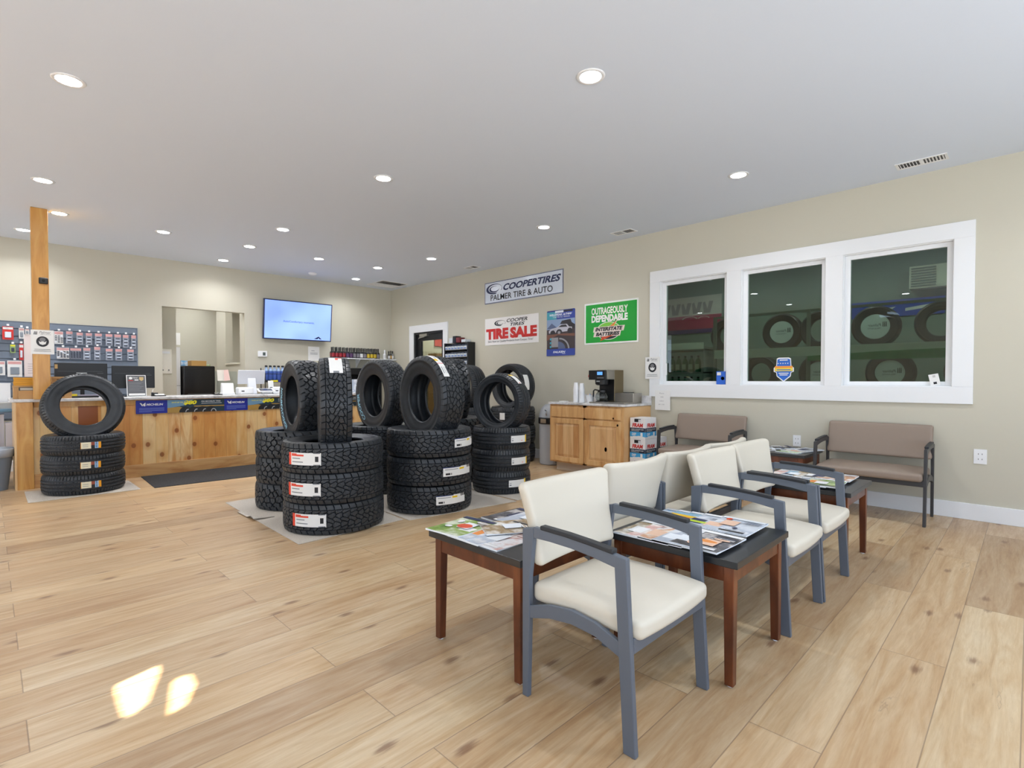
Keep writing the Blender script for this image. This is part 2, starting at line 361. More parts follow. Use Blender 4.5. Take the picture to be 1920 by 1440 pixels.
# storefront behind the camera: its windows let the daylight in
mb=MB(); wall_open(mb,1,YF-0.14,YF,XL,XW+.14,0,ZC,[(-2.9,-0.6,0.25,2.7),(-0.4,2.0,0.25,2.7),(2.2,4.8,0.25,2.7)]); struct(mb,'wall_front',WALL)
mb=MB(); wall_open(mb,0,XL-0.14,XL,YF,YB,0,1.12,[(-1.8,0.6,.10,1.12),(1.0,3.2,.10,1.05),(3.4,5.6,.10,1.05),(5.8,7.8,.10,1.05),(8.05,8.9,.1,1.12)]); wall_open(mb,0,XL-0.14,XL,YF,YB,1.12,ZC,[(-1.8,0.6,1.12,2.6),(1.9,2.9,2.45,2.95),(8.05,8.9,1.12,2.6)]); struct(mb,'wall_left',WALL)  # low openings light the ceiling, transom passes the sun patches; both added
# unseen slab added to block sun, and added panel whose gaps shape sun patches
mb=MB(); mb.box(XL-3.0,XL-.15,-2.3,9.4,2.66,2.72); struct(mb,'sun_blocker',mat('sun_blocker_grey',(120,120,120),.7))
def sun_mask():
    c=bpy.data.curves.new('sun_mask','CURVE'); c.dimensions='2D'; c.fill_mode='BOTH'; c.extrude=.002
    A=[(.33,2.50),(.345,2.54),(.49,2.585),(.48,2.52),(.40,2.31),(.345,2.26),(.325,2.28)]; B=[(.50,2.40),(.53,2.425),(.565,2.41),(.56,2.32),(.50,2.20),(.44,2.17)]
    for P in ([(1.86,2.41),(2.94,2.41),(2.94,2.99),(1.86,2.99)],[(y+.0125*(x-XL),(x-XL)*.75) for x,y in A],[(y+.0125*(x-XL),(x-XL)*.75) for x,y in B]):
        s=c.splines.new('POLY'); s.points.add(len(P)-1); s.use_cyclic_u=True
        for p,q in zip(s.points,P): p.co=(q[0],q[1],0,1)
    o=bpy.data.objects.new('t',c); COL.objects.link(o); bpy.context.view_layer.update()
    me=bpy.data.meshes.new_from_object(o.evaluated_get(bpy.context.evaluated_depsgraph_get())); bpy.data.objects.remove(o)
    me.materials.append(mat('opaque_sun_mask',(190,186,176),.8)); w=bpy.data.objects.new('window_4',me); COL.objects.link(w); w['kind']='structure'
    w.matrix_world=Matrix(((0,0,1,XL+.001),(1,0,0,0),(0,1,0,0),(0,0,0,1)))
sun_mask()
# casing of the three windows: one continuous white surround
mb=MB(); t=0.022; x0=XW-t
mb.box(x0,XW,0.35,3.43,2.42,2.56); mb.box(x0,XW,0.35,3.43,0.992,1.14)
for a,b in ((3.29,3.43),(2.30,2.46),(1.32,1.47),(0.35,0.49)): mb.box(x0,XW,a,b,1.14,2.42)
struct(mb,'trim_1',TRIM,bevel=0.002)
for i,(a,b) in enumerate(WY):
    mb=MB(); z0,z1=WZ
    # jamb liner then sash
    for (p,q,u,v) in ((a,a+.012,z0,z1),(b-.012,b,z0,z1),(a+.012,b-.012,z0,z0+.012),(a+.012,b-.012,z1-.012,z1)): mb.box(XW-.004,XW+.135,p,q,u,v)
    s0=XW+0.045
    for (p,q,u,v) in ((a+.012,a+.055,z0+.012,z1-.012),(b-.055,b-.012,z0+.012,z1-.012),(a+.055,b-.055,z0+.012,z0+.05),(a+.055,b-.055,z1-.05,z1-.012)): mb.box(s0,s0+.05,p,q,u,v)
    fr=struct(mb,'window_%d'%(i+1),VINYL,bevel=0.0015)
    g=MB(); g.box(s0+.02,s0+.026,a+.05,b-.05,z0+.045,z1-.045); g.build('glass',GLASS,fr)
# rear right door: white casing, black metal frame and glazed leaf
mb=MB()
for (p,q,u,v) in ((7.54,7.68,0,2.12),(8.62,8.76,0,2.12),(7.54,8.76,2.12,2.26)): mb.box(XW-.022,XW,p,q,u,v)
struct(mb,'trim_2',TRIM,bevel=0.002)
mb=MB(); 
for (p,q,u,v) in ((7.66,7.70,0,2.13),(8.58,8.64,0,2.13),(7.70,8.58,2.08,2.13)): mb.box(XW+.01,XW+.12,p,q,u,v)
mb.box(XW+.05,XW+.095,7.70,7.80,.0,2.08); mb.box(XW+.05,XW+.095,8.46,8.58,.0,2.08); mb.box(XW+.05,XW+.095,7.80,8.46,1.96,2.08); mb.box(XW+.05,XW+.095,7.80,8.46,0,.25)
dr=struct(mb,'door_1',mat('black_door_frame',(24,25,27),.35)); g=MB(); g.box(XW+.066,XW+.074,7.79,8.47,.24,1.97); g.build('glass',DGLASS,dr)
mb=MB(); mb.box(XW-.0,XW+.05,8.20,8.45,2.035,2.085); mb.tube([(XW+.02,8.3,2.03),(XW-.03,8.42,2.01),(XW+.05,8.55,2.0)],.008); mb.build('door_closer',STEEL,dr)
# baseboards
mb=MB()
for a,b in ((YF,7.54),(8.76,YB)): mb.box(XW-.016,XW,a,b,0,.14)
struct(mb,'baseboard_right',TRIM,bevel=0.003)
mb=MB()
for a,b in ((XL,1.9),(3.085,XW-.016)): mb.box(a,b,YB-.016,YB,0,.14)
struct(mb,'baseboard_back',TRIM,bevel=0.003)
# back corridor beyond the opening
mb=MB(); mb.box(1.2,5.6,12.6,12.7,0,ZC); struct(mb,'wall_corridor_back',WALL)
mb=MB(); mb.box(0.9,2.209,10.02,10.12,0,ZC); struct(mb,'wall_corridor_left',WALL)
mb=MB(); mb.box(1.1,1.2,9.57,12.7,0,ZC); struct(mb,'wall_corridor_side',WALL)
mb=MB(); wall_open(mb,0,3.085,3.20,YB+.12,11.0,0,ZC,[(9.70,10.46,1.50,2.70)]); struct(mb,'wall_corridor_right',WALL)
mb=MB(); mb.box(3.07,3.22,9.70,10.46,1.475,1.50); struct(mb,'trim_3',mat('cream_ledge',(222,218,200),.5))
mb=MB(); mb.box(5.5,5.6,YB+.12,12.6,0,ZC); struct(mb,'wall_office_right',WALL)
# service bay beyond the windows
BAYW=mk_paint('bay_wall_paint',(128,146,136),0.7)
mb=MB(); mb.box(8.5,8.6,YF,YB,0,ZC); struct(mb,'wall_bay_far',BAYW)
mb=MB(); mb.box(XW+.14,8.5,YF-.1,YF,0,ZC); struct(mb,'wall_bay_front',BAYW)
mb=MB(); mb.box(XW+.14,8.5,YB,YB+.1,0,ZC); struct(mb,'wall_bay_back',mk_paint('bay_wall_cream',(206,198,170),.6))
# ------------------------------------------------------------ ceiling fittings
LENS=bpy.data.materials.new('lamp_lens'); LENS.use_nodes=True; _b=LENS.node_tree.nodes['Principled BSDF']
_b.inputs['Base Color'].default_value=(.9,.9,.9,1); _b.inputs['Emission Color'].default_value=(0.96,0.975,1.0,1); _b.inputs['Emission Strength'].default_value=14.0
DIM=bpy.data.materials.new('added_lamp_lens'); DIM.use_nodes=True; _b=DIM.node_tree.nodes['Principled BSDF']
_b.inputs['Emission Color'].default_value=(0.85,1.0,0.95,1); _b.inputs['Emission Strength'].default_value=14.0
def downlight():
    m=MB(); m.lathe([(0.062,ZC-.001),(0.066,ZC-.006),(0.082,ZC-.006),(0.088,ZC-.0005)],32,closed=True)
    r=thing('recessed_light','','ceiling light'); m.build('trim_ring',WHITE,r,smooth=True)
    l=MB(); l.lathe([(0.0001,ZC-.004),(0.063,ZC-.004)],28); l.build('lens',LENS,r,fixn=False)
    d=bpy.data.lights.new('lamp_light','AREA'); d.shape='DISK'; d.size=.12; d.energy=LAMP; d.spread=math.radians(140); d.color=(0.97,0.98,1.0)
    a=bpy.data.objects.new('lamp_light',d); COL.objects.link(a); a.parent=r; a.location=(0,0,ZC-.009); return r
LP=[(0.38,4.24,'ceiling light at upper left, the nearest on the left side'),(2.62,1.93,'ceiling light nearest the camera above the chairs'),
(0.39,6.52,'ceiling light just in front of the wooden post'),(2.59,4.24,'ceiling light above the front tire stacks'),(4.81,1.9,'ceiling light above the benches near the windows'),
(0.59,7.68,'ceiling light right beside the top of the wooden post'),(0.34,8.84,'ceiling light behind the wooden post near the back wall'),(1.58,7.72,'ceiling light above the counter left of the doorway'),
(2.59,6.55,'ceiling light in front of the counter, below the mid-room one'),(2.59,7.71,'ceiling light above the middle of the counter'),(2.60,8.88,'ceiling light by the back wall above the doorway opening'),
(3.6,7.74,'ceiling light above the counter in front of the television'),(4.57,7.67,'ceiling light above the right end of the counter'),(4.79,8.8,'ceiling light closest to the square return grille'),
(4.81,6.52,'ceiling light left of the sign with the tire shop name'),(4.78,4.21,'ceiling light over the coffee cabinet, right of centre'),
(0.38,-0.5,''),(2.6,-0.5,''),(4.8,-0.5,''),(-1.9,1.93,''),(-1.9,4.24,''),(-1.9,6.52,''),(-1.9,8.8,'')]
dl=downlight(); G16='round recessed lights in the ceiling'
for i,(x,y,l) in enumerate(LP):
    o=dl if i==0 else dup(dl); o.location=(x,y,0); o['label']=l or 'round recessed ceiling light behind the viewpoint'; o['group']=G16 if l else 'recessed lights behind the viewpoint'
for x,y,l in ((2.45,10.8,'added recessed light over the back corridor'),(4.4,10.6,'added recessed light over the office beyond the corridor'),(1.75,11.9,'added recessed light at the far end of the back corridor'),(3.0,12.0,'added recessed light above the black cabinet in the corridor'),(2.5,10.0,'added recessed light just inside the corridor opening'),(4.2,9.95,'added recessed light in the office beside the corridor')):
    o=dup(dl,(x,y,0),label=l,group='added recessed lights of the back rooms')  # lamps added to brighten the dark corridor and office
bl=dup(dl,(7.25,0.2,0),label='added lamp in the service bay behind the nearest window',group='added lamps in the service bay')  # lamps added to brighten the bay beyond the glass
for c in bl.children:
    if c.type=='LIGHT': c.data=c.data.copy(); c.data.energy=LAMP*2.1; c.data.spread=math.radians(175); c.data.color=(.95,1.0,.99)
    if c.name.startswith('lens'): c.data=c.data.copy(); c.data.materials[0]=DIM
for y,l in ((3.2,'added lamp in the service bay behind the far window'),(1.7,'added lamp in the service bay behind the middle window'),(7.9,'added lamp in the service bay behind the black framed door'),(9.0,'added rear lamp in the service bay beyond the black framed door')): dup(bl,(7.25,y,0),label=l)
def vent(x0,x1,y0,y1,label,name='ceiling_vent'):
    r=thing(name,label,'vent',((x0+x1)/2,(y0+y1)/2,ZC)); hx,hy=(x1-x0)/2,(y1-y0)/2; z=-.006
    m=MB(); b=.02
    for (p,q,u,v) in ((-hx,hx,-hy,-hy+b),(-hx,hx,hy-b,hy),(-hx,-hx+b,-hy+b,hy-b),(hx-b,hx,-hy+b,hy-b)): m.box(p,q,u,v,z,0)
    m.box(-hx+b,hx-b,-.008,.008,z,0); m.build('frame',WHITE,r,bevel=.001)
    m=MB(); m.box(-hx+b,hx-b,-hy+b,hy-b,-.0015,-.0005); m.build('duct_opening',mat('duct_dark',(70,70,72),.8),r)
    m=MB(); n=max(6,int((y1-y0-.04)/.022))
    for i in range(n):
        y=-hy+b+(i+.5)*(2*hy-2*b)/n; s=1 if y<0 else -1; a=s*.006; m.prism([(y-.003-a*.5,-.0052),(y-.001-a*.5,-.0052),(y+.003+a*.5,-.0018),(y+.001+a*.5,-.0018)],0,-hx+b,hx-b)
    m.build('louvres',WHITE,r)
vent(5.53,5.69,0.51,0.86,'white slotted ceiling vent nearest, above the right end of the windows'); vent(5.56,5.72,3.49,3.79,'ceiling vent above the left end of the window surround'); vent(5.57,5.73,6.42,6.68,'small ceiling vent above the tire shop name sign')
vent(5.2,5.77,8.57,9.14,'large square return grille in the ceiling at the back corner','return_grille')
m=MB(); m.lathe([(0.0001,ZC-.035),(.05,ZC-.033),(.065,ZC-.02),(.068,ZC)],24); tag(m.build('smoke_detector',WHITE,smooth=True,loc=(4.0,8.85,0)),'white smoke detector on the ceiling in front of the television','smoke detector')
# ------------------------------------------------------------ chairs and benches
def make_seat(name,label,cat,W,frame_m,soft,bench=False,group=None):
    """front faces -y; origin on the floor at the middle of the front edge"""
    r=thing(name,label,cat,group=group); h=W/2; t=.022
    for s in (-1,1):
        a,b=(s*h,s*(h-t)) if s<0 else (h-t,h)
        a,b=min(a,b),max(a,b)
        m=MB(); m.prism([(0,0),(.045,0),(.081,.60),(.085,.632),(.036,.629)],0,a,b); m.build('leg',frame_m,r,bevel=.003)
        m=MB(); m.prism([(.464,0),(.492,0),(.492,.638),(.437,.650),(.437,.61),(.456,.45),(.456,.30)],0,a,b); m.build('leg',frame_m,r,bevel=.003)
        top=[(.036,.629),(.10,.637),(.18,.644),(.28,.650),(.36,.653),(.437,.653)]; bot=[(.437,.612),(.36,.614),(.26,.612),(.17,.604),(.081,.591)]
        m=MB(); m.prism(top+bot,0,a+.0005,b-.0005); ar=m.build('armrest',frame_m,r,bevel=.003)
        p=MB(); up=[(y,z+.013) for y,z in ((.085,.636),(.18,.6445),(.28,.6505),(.40,.653))]; dn=[(y,z-.003) for y,z in ((.40,.653),(.28,.6505),(.18,.6445),(.085,.636))]
        c=(a+b)/2; p.prism(up+dn,0,c-.015,c+.015); p.build('arm_pad',PADM,ar,bevel=.004)
        m=MB(); m.prism([(.06,.352),(.16,.385),(.26,.396),(.36,.383),(.458,.352),(.458,.303),(.36,.333),(.26,.345),(.16,.338),(.06,.302)],0,a+.003,b-.003); m.build('side_rail',frame_m,r,bevel=.002)
    m=MB(); m.box(-h+t-.002,h-t+.002,.018,.036,.322,.372); m.build('front_rail',frame_m,r,bevel=.003)
    m=MB(); m.box(-h+t-.002,h-t+.002,.458,.478,.305,.352); m.build('rear_rail',frame_m,r,bevel=.003)
    sw=h-t-.004
    def dseat(p):
        u=p.x/sw; v=(p.y)/.235
        front=max(0,-v); zz=max(0,p.z/.037); z=p.z+zz*(0.018*(1-u*u)*(1-v*v)-.010*front**2)
        k=1+0.0*v; y=p.y+(-.012*(1-u*u) if v<0 else 0)
        return (p.x*k, y+.232, z+.398)
    rbox(sw,.235,.037,.024,(16,12,3),dseat).build('seat',soft,r,smooth=True)
    bw=sw+.002 if not bench else h-.012
    def dback(p):
        q=(p.z+.148)/.296; u=p.x/bw
        fl=1+(0.115*max(0,min(1,(q-.42)/.5))**1.2 if not bench else 0.0)
        bend=(-.040 if not bench else -.012)*u*u*(0.3+0.7*q)
        zt=(0.012*u*u if not bench else 0)*(1 if q>.5 else -1)
        return (p.x*fl, p.y+.452+.085*q+bend, p.z+.652+zt*abs(q-.5)*1.2)
    rbox(bw,.027,.148,.022,(18,3,14),dback).build('backrest',soft,r,smooth=True)
    for s in (-1,1):
        m=MB(); m.box(min(s*(h-t-.003),s*(h-t-.05)),max(s*(h-t-.003),s*(h-t-.05)),.452,.462,.515,.56); m.build('bracket',frame_m,r,bevel=.002)
    return r
ch=make_seat('waiting_chair','cream upholstered armchair nearest the camera, its whole frame in view','chair',.539,STEELB,CREAM,group='cream waiting room armchairs')
ch.location=(1.6925,.868,0)
GC='cream waiting room armchairs'
dup(ch,(2.885,.775,0),label='cream armchair facing the camera side just beyond the magazine table',group=GC)
dup(ch,(3.432,.770,0),label='cream armchair farthest along the near row, before the third magazine table',group=GC)
dup(ch,(2.315,1.905,0),PI,label='cream armchair turned away, right behind the nearest chair',group=GC)
dup(ch,(2.865,1.905,0),PI,label='cream armchair turned away, middle of the rear row',group=GC)
dup(ch,(3.415,1.905,0),PI,label='cream armchair turned away at the far end of the rear row',group=GC)
b1=make_seat('bench','taupe two-seat bench under the right window, next to the wall outlet','bench',.83,DKMET,TAUPE,True,'taupe benches along the window wall')
b1.location=(5.35,1.005,0); b1.rotation_euler=(0,0,-PI/2)
dup(b1,(5.35,2.605,0),-PI/2,'taupe two-seat bench under the left window near the coffee cabinet')
# ------------------------------------------------------------ magazine tables
def make_table(label,S=.59,H=.505,group='black topped magazine tables'):
    r=thing('magazine_table',label,'table',group=group); h=S/2
    m=MB(); m.box(-h,h,-h,h,H-.029,H); m.build('tabletop',BLK2,r,bevel=.003)
    q=h-.022
    for sx in (-1,1):
        for sy in (-1,1):
            x,y=sx*q,sy*q; w=.042; v=.034; ix,iy=x-sx*w,y-sy*w; jx,jy=x-sx*v,y-sy*v
            m=MB(); m.add([(x,y,.006),(jx,y,.006),(jx,jy,.006),(x,jy,.006),(x,y,H-.029),(ix,y,H-.029),(ix,iy,H-.029),(x,iy,H-.029)],[(0,1,2,3),(4,5,6,7),(0,1,5,4),(1,2,6,5),(2,3,7,6),(3,0,4,7)])
            lg=m.build('leg',WALNUT,r,bevel=.003)
            g=MB(); g.cyl(x-sx*.018,y-sy*.018,0,.007,.011,12); g.build('glide',WHITE,lg)
    for s in (-1,1):
        e=s*(q-.004); f=s*(q-.026)
        m=MB(); m.box(-q+.04,q-.04,min(e,f),max(e,f),H-.094,H-.029); m.build('apron',WALNUT,r,bevel=.002)
        m=MB(); m.box(min(e,f),max(e,f),-q+.04,q-.04,H-.094,H-.029); m.build('apron',WALNUT,r,bevel=.002)
    return r
tb=make_table('magazine table at the left end, behind the nearest chair'); tb.location=(1.725,1.672,0)
dup(tb,(2.292,1.075,0),label='magazine table between the nearest chair and the next armchair')
dup(tb,(4.005,1.065,0),label='magazine table at the far end of the near chair row')
dup(tb,(5.56,1.755,0),label='magazine table against the wall between the two taupe benches')
# magazines
PALS=[[(236,240,246),(150,190,214),(232,236,240),(110,140,170)],[(86,128,52),(142,170,84),(226,232,210),(60,96,40)],[(40,42,46),(92,92,98),(190,186,184),(60,58,62)],
 [(240,238,234),(214,168,160),(238,240,244),(190,60,54)],[(24,96,190),(120,180,226),(236,240,246),(240,200,60)],[(214,206,186),(160,138,104),(236,232,224),(96,80,60)],
 [(232,234,238),(180,190,206),(214,220,228),(236,236,238)],[(236,226,214),(206,150,110),(240,238,236),(120,60,50)]]
COV=[mk_cover('magazine_cover_%s'%n,i+1,PALS[i]) for i,n in enumerate(('sky','garden','dark','blush','blue','sepia','pale','warm'))]
PG=mat('magazine_pages',(226,232,238),.6); STRP=mat('yellow_strip',(244,200,40),.4); GRN=mat('lime_strip',(190,214,50),.4); POP=mat('poppy_red',(214,80,44),.5); ORG=mat('orange_print',(226,140,60),.5)
FIG=mat('pale_skin_print',(224,186,160),.5)
def mag(x,y,z,a,cov,label,extra=None,w=.205,h=.272,th=.004,tilt=0.0,title='mast'):
    m=MB(); hx,hy=w/2,h/2; n=6; k=len(m.v); vs=[]
    for j in range(n+1):
        v=-hy+h*j/n; lift=.0035*(abs(j/n-.5)*2)**3
        for (u,q) in ((-hx,0),(hx,0),(hx,th),(-hx,th)): vs.append((u,v,q+ (lift if q else 0)))
    m.add(vs,[(4*j+c,4*j+(c+1)%4,4*j+4+(c+1)%4,4*j+4+c) for j in range(n) for c in (0,1,3)]+[(0,1,2,3),(4*n,4*n+3,4*n+2,4*n+1)],1)
    m.add(vs,[(4*j+2,4*j+3,4*j+7,4*j+6)[::-1] for j in range(n)],0)
    zz=th+.0042
    rs=random.Random(int(x*977+y*3571))
    m.add([(-hx+.004,-hy+.004,zz-.0001),(hx-.004,-hy+.004,zz-.0001),(hx-.004,-hy+.004+.03,zz-.0001),(-hx+.004,-hy+.034,zz-.0001)],[(0,1,2,3)],rs.choice((4,4,8,1)))
    px0=rs.uniform(-.08,.0); py0=rs.uniform(-.07,.0); pc=rs.choice((9,7,8,4,1)); m.add([(px0,py0,zz-.00005),(px0+.07,py0,zz-.00005),(px0+.07,py0+.09,zz-.00005),(px0,py0+.09,zz-.00005)],[(0,1,2,3)],pc)
    for q in range(5):
        yy=-hy+.045+.011*q; x0=-hx+.012; m.add([(x0,yy,zz),(x0+rs.uniform(.04,.10),yy,zz),(x0+.06,yy+.004,zz),(x0,yy+.004,zz)],[(0,1,2,3)],rs.choice((2,4,2,8)))
    if title:
        # masthead: a bold bar with a thinner line below (the real titles cannot be read)
        mm=2 if not title.isupper() else 4; ww=w*(.30+.04*len(title))
        for (x0,x1,y0,y1) in ((-w*.4,-w*.4+ww,hy-.034,hy-.016),(-w*.4,-w*.4+ww*.8,hy-.045,hy-.041)): m.add([(x0,y0,zz+.0002),(x1,y0,zz+.0002),(x1,y1,zz+.0002),(x0,y1,zz+.0002)],[(0,1,2,3)],mm)
    if extra:
        for e in extra:
            kind,mm=e[0],e[1]
            if kind=='rect': _,_,x0,y0,x1,y1=e; m.add([(x0,y0,zz),(x1,y0,zz),(x1,y1,zz),(x0,y1,zz)],[(0,1,2,3)],mm)
            else: _,_,cx,cy,rx,ry=e; m.add([(cx+rx*math.cos(q*PI/10),cy+ry*math.sin(q*PI/10),zz) for q in range(20)],[list(range(20))],mm)
    o=m.build('magazine',[cov,PG,INK,POP,WHITE,STRP,GRN,ORG,NAVY,FIG],fixn=False,loc=(x,y,z)); o.rotation_euler=(tilt,0,math.radians(a))
    tag(o,label,'magazine','magazines on the waiting room tables'); return o
T=.5055
# left table (behind the nearest chair): two rows fanned out
L1=[('rect',4,-.09,-.13,.09,-.11)]
mag(1.545,1.86,T,96,COV[1],'garden magazine with a red poppy, at the left corner of the leftmost table',[('ell',3,-.015,.0,.040,.032),('ell',4,.05,.04,.02,.015),('ell',4,.055,-.05,.016,.02)],title=None).location.z=T+.012
mag(1.555,1.80,T,92,COV[6],'pale magazine just under the poppy cover on the leftmost table',title=None).location.z=T+.008
mag(1.56,1.72,T,90,COV[6],'pale blue magazine second from the poppy cover on the leftmost table',title=None).location.z=T+.004
mag(1.575,1.62,T,90,COV[3],'magazine with reddish print at the near edge of the leftmost table',title='LIVING')
mag(1.70,1.70,T+.0125,60,COV[5],'sand coloured magazine lying askew in the middle of the leftmost table',title=None)
mag(1.86,1.83,T,88,COV[2],'dark photo magazine at the far corner of the leftmost table',title='TRAVEL').location.z=T+.004
mag(1.88,1.74,T,92,COV[6],'white magazine over the dark one on the leftmost table',title='home').location.z=T+.009
mag(1.87,1.58,T,90,COV[0],'light blue magazine half hidden behind the nearest chair back',title=None)
# middle table, near row (towards -x) from left to right
mag(2.13,1.235,T,90,COV[5],'magazine at the hidden left end of the middle table',title='RTS',w=.20)
mag(2.125,1.165,T+.0035,90,COV[3],'magazine with a cream page on the middle table, second of the near row',title=None)
mag(2.125,1.105,T+.007,90,COV[7],'magazine with a dark photo strip, third of the near row on the middle table',title='style')
mag(2.125,1.035,T+.0105,90,COV[6],'white page magazine, fourth of the near row on the middle table',title='Golf')
mag(2.13,.955,T+.014,88,COV[2],'dark cover magazine with an orange figure, front of the near row on the middle table',[('ell',7,.0,.02,.05,.018),('ell',9,-.045,-.035,.035,.012),('rect',4,.06,-.10,.085,-.035),('ell',9,.03,.07,.022,.03)],title='MMI')
mag(2.43,1.27,T,90,COV[4],'blue and white magazine at the far left of the far row on the middle table',title='coastal')
mag(2.43,1.20,T+.0035,90,COV[0],'magazine with a yellow strip across its cover on the middle table',[('rect',5,-.10,-.05,.10,-.02)],title=None)
mag(2.43,1.13,T+.007,90,COV[0],'magazine with a lime green strip across its cover on the middle table',[('rect',6,-.10,.02,.10,.05)],title=None)
mag(2.43,1.06,T+.0105,90,COV[6],'pale magazine before the front one, far row of the middle table',title=None)
mag(2.435,.965,T+.014,90,COV[6],'pale front magazine with a small red mark, far row of the middle table',[('ell',3,.06,-.09,.014,.02),('ell',8,-.02,.05,.012,.014),('rect',4,-.1,-.13,.1,-.12)],title='people')
# far table
for i in range(6):
    y=1.27-.065*i; mag(3.85,y,T+.0035*i,90+(i%3-1)*3,COV[(i*3+2)%8],['magazine deepest in the near row of the far table','second magazine from the back in the near row of the far table','third magazine from the back in the near row of the far table','fourth magazine from the back in the near row of the far table','fifth magazine from the back in the near row of the far table','front magazine of the near row on the far table'][i],title='home' if i%2 else None)
for i in range(5):
    y=1.26-.078*i; mag(4.16,y,T+.0035*i,90+(i%3-1)*4,COV[(i*5+3)%8],['magazine deepest in the wall side row of the far table','second magazine in the wall side row of the far table','third magazine in the wall side row of the far table','fourth magazine in the wall side row of the far table','front magazine of the wall side row on the far table'][i],title=None)
for i in range(3): mag(5.50+.09*i,1.93-.05*i,T+.0035*i,20+8*i,COV[(5,0,2)[i]],['grey brown magazine at the left of the table between the benches','light magazine overlapping at the left of the table between the benches','dark magazine over the two at the left of the table between the benches'][i],title=None)
for i in range(3): mag(5.48+.08*i,1.62-.03*i,T+.0035*i,80-6*i,COV[(1,5,6)[i]],['olive photo magazine at the right of the table between the benches','sepia magazine at the right of the table between the benches','pale magazine topmost at the right of the table between the benches'][i],title=None)
# ------------------------------------------------------------ tires
def tread_fn(kind):
    rs=np.random.RandomState({'hwy':1,'ata':2,'mudb':3,'atc':4,'roadd':5,'ate':6,'mudf':7,'roadg':8}[kind])
    def ss(x,a,b):
        t=np.clip((x-a)/(b-a),0,1); return t*t*(3-2*t)
    def worley(u,v,nu,nv,jit,perim,width,stag=.5,warp=0):
        # staggered jittered cells; u in metres around (periodic), v in metres across, returns distance to the border
        cu=perim/nu; cv=width/nv; ju=rs.rand(nu,nv+4)*jit; jv=rs.rand(nu,nv+4)*jit
        if warp: u=u+warp*np.sin(v/width*2*np.pi*1.5)
        iu=np.floor(u/cu).astype(int); iv=np.floor((v+width/2)/cv).astype(int)
        d1=np.full(u.shape,1e9); d2=np.full(u.shape,1e9)
        for du in (-1,0,1):
            for dv in (-1,0,1):
                a=iu+du; b=iv+dv; aa=a%nu; bb=np.clip(b+2,0,nv+3)
                px=(a+.5+(b%2)*stag+ju[aa,bb]-jit/2)*cu; py=(b+.5+jv[aa,bb]-jit/2)*cv-width/2
                d=np.hypot((u-px)/1.0,(v-py)*1.15)
                m=d<d1; d2=np.where(m,d1,np.minimum(d2,d)); d1=np.where(m,d,d1)
        return (d2-d1)/2
    def f(u,v,W,P):
        x=np.abs(v)/(W/2)
        if kind in('hwy','roadd','roadg'):
            g=np.zeros(u.shape); gw={'hwy':.0062,'roadd':.0058,'roadg':.006}[kind]
            for c in ((.20,.55) if kind!='roadg' else (.16,.50)): g=np.maximum(g,1-ss(np.abs(x-c)*W/2,gw*.6,gw*1.2))
            n=int(P/.030); s=np.abs(((u*n/P+ .25*np.sign(v))%1)-.5)*P/n
            lat=(1-ss(s,.0012,.0026))*np.where(x>.60,.8,.35 if kind!='roadd' else .15)
            n2=int(P/.012); s2=np.abs(((u*n2/P+v*22)%1)-.5)*P/n2; fine=(1-ss(s2,.0006,.0016))*.22*(x<.5)
            return np.maximum(np.maximum(g,lat),fine)*(.0095)
        cfg={'ata':(44,5,.25,.020),'mudb':(34,4,.62,.0),'atc':(42,5,.42,.014),'ate':(46,5,.35,.006),'mudf':(30,4,.35,.0)}[kind]
        nu,nv,jit,warp=cfg
        b=worley(u,v,nu,nv,jit,P,W*.78,warp=warp)
        gw={'ata':.0030,'mudb':.0050,'atc':.0030,'ate':.0026,'mudf':.0060}[kind]
        g=1-ss(b,gw*.55,gw*1.1)
        n=nu if kind!='mudf' else 30; s=np.abs(((u*n/P+.5*(v>0)+ .12*np.sin(v*60))%1)-.5)*P/n; lw={'ata':.0035,'mudb':.006,'atc':.0035,'ate':.003,'mudf':.007}[kind]
        sh=1-ss(s,lw*.55,lw*1.1); ring=1-ss(np.abs(x-.70)*W/2,.002,.0045)
        g=np.where(x>.72,sh,np.maximum(g,ring*.8 if kind in('ata','atc','ate') else g))
        n3=int(P/.016); s3=np.abs(((u*n3/P+.7*v/W)%1)-.5)*P/n3; sip=(1-ss(s3,.0005,.0013))*.16*(x<.66)
        return np.maximum(g,sip)*{'ata':.0095,'mudb':.0125,'atc':.0095,'ate':.0085,'mudf':.014}[kind]
    return f
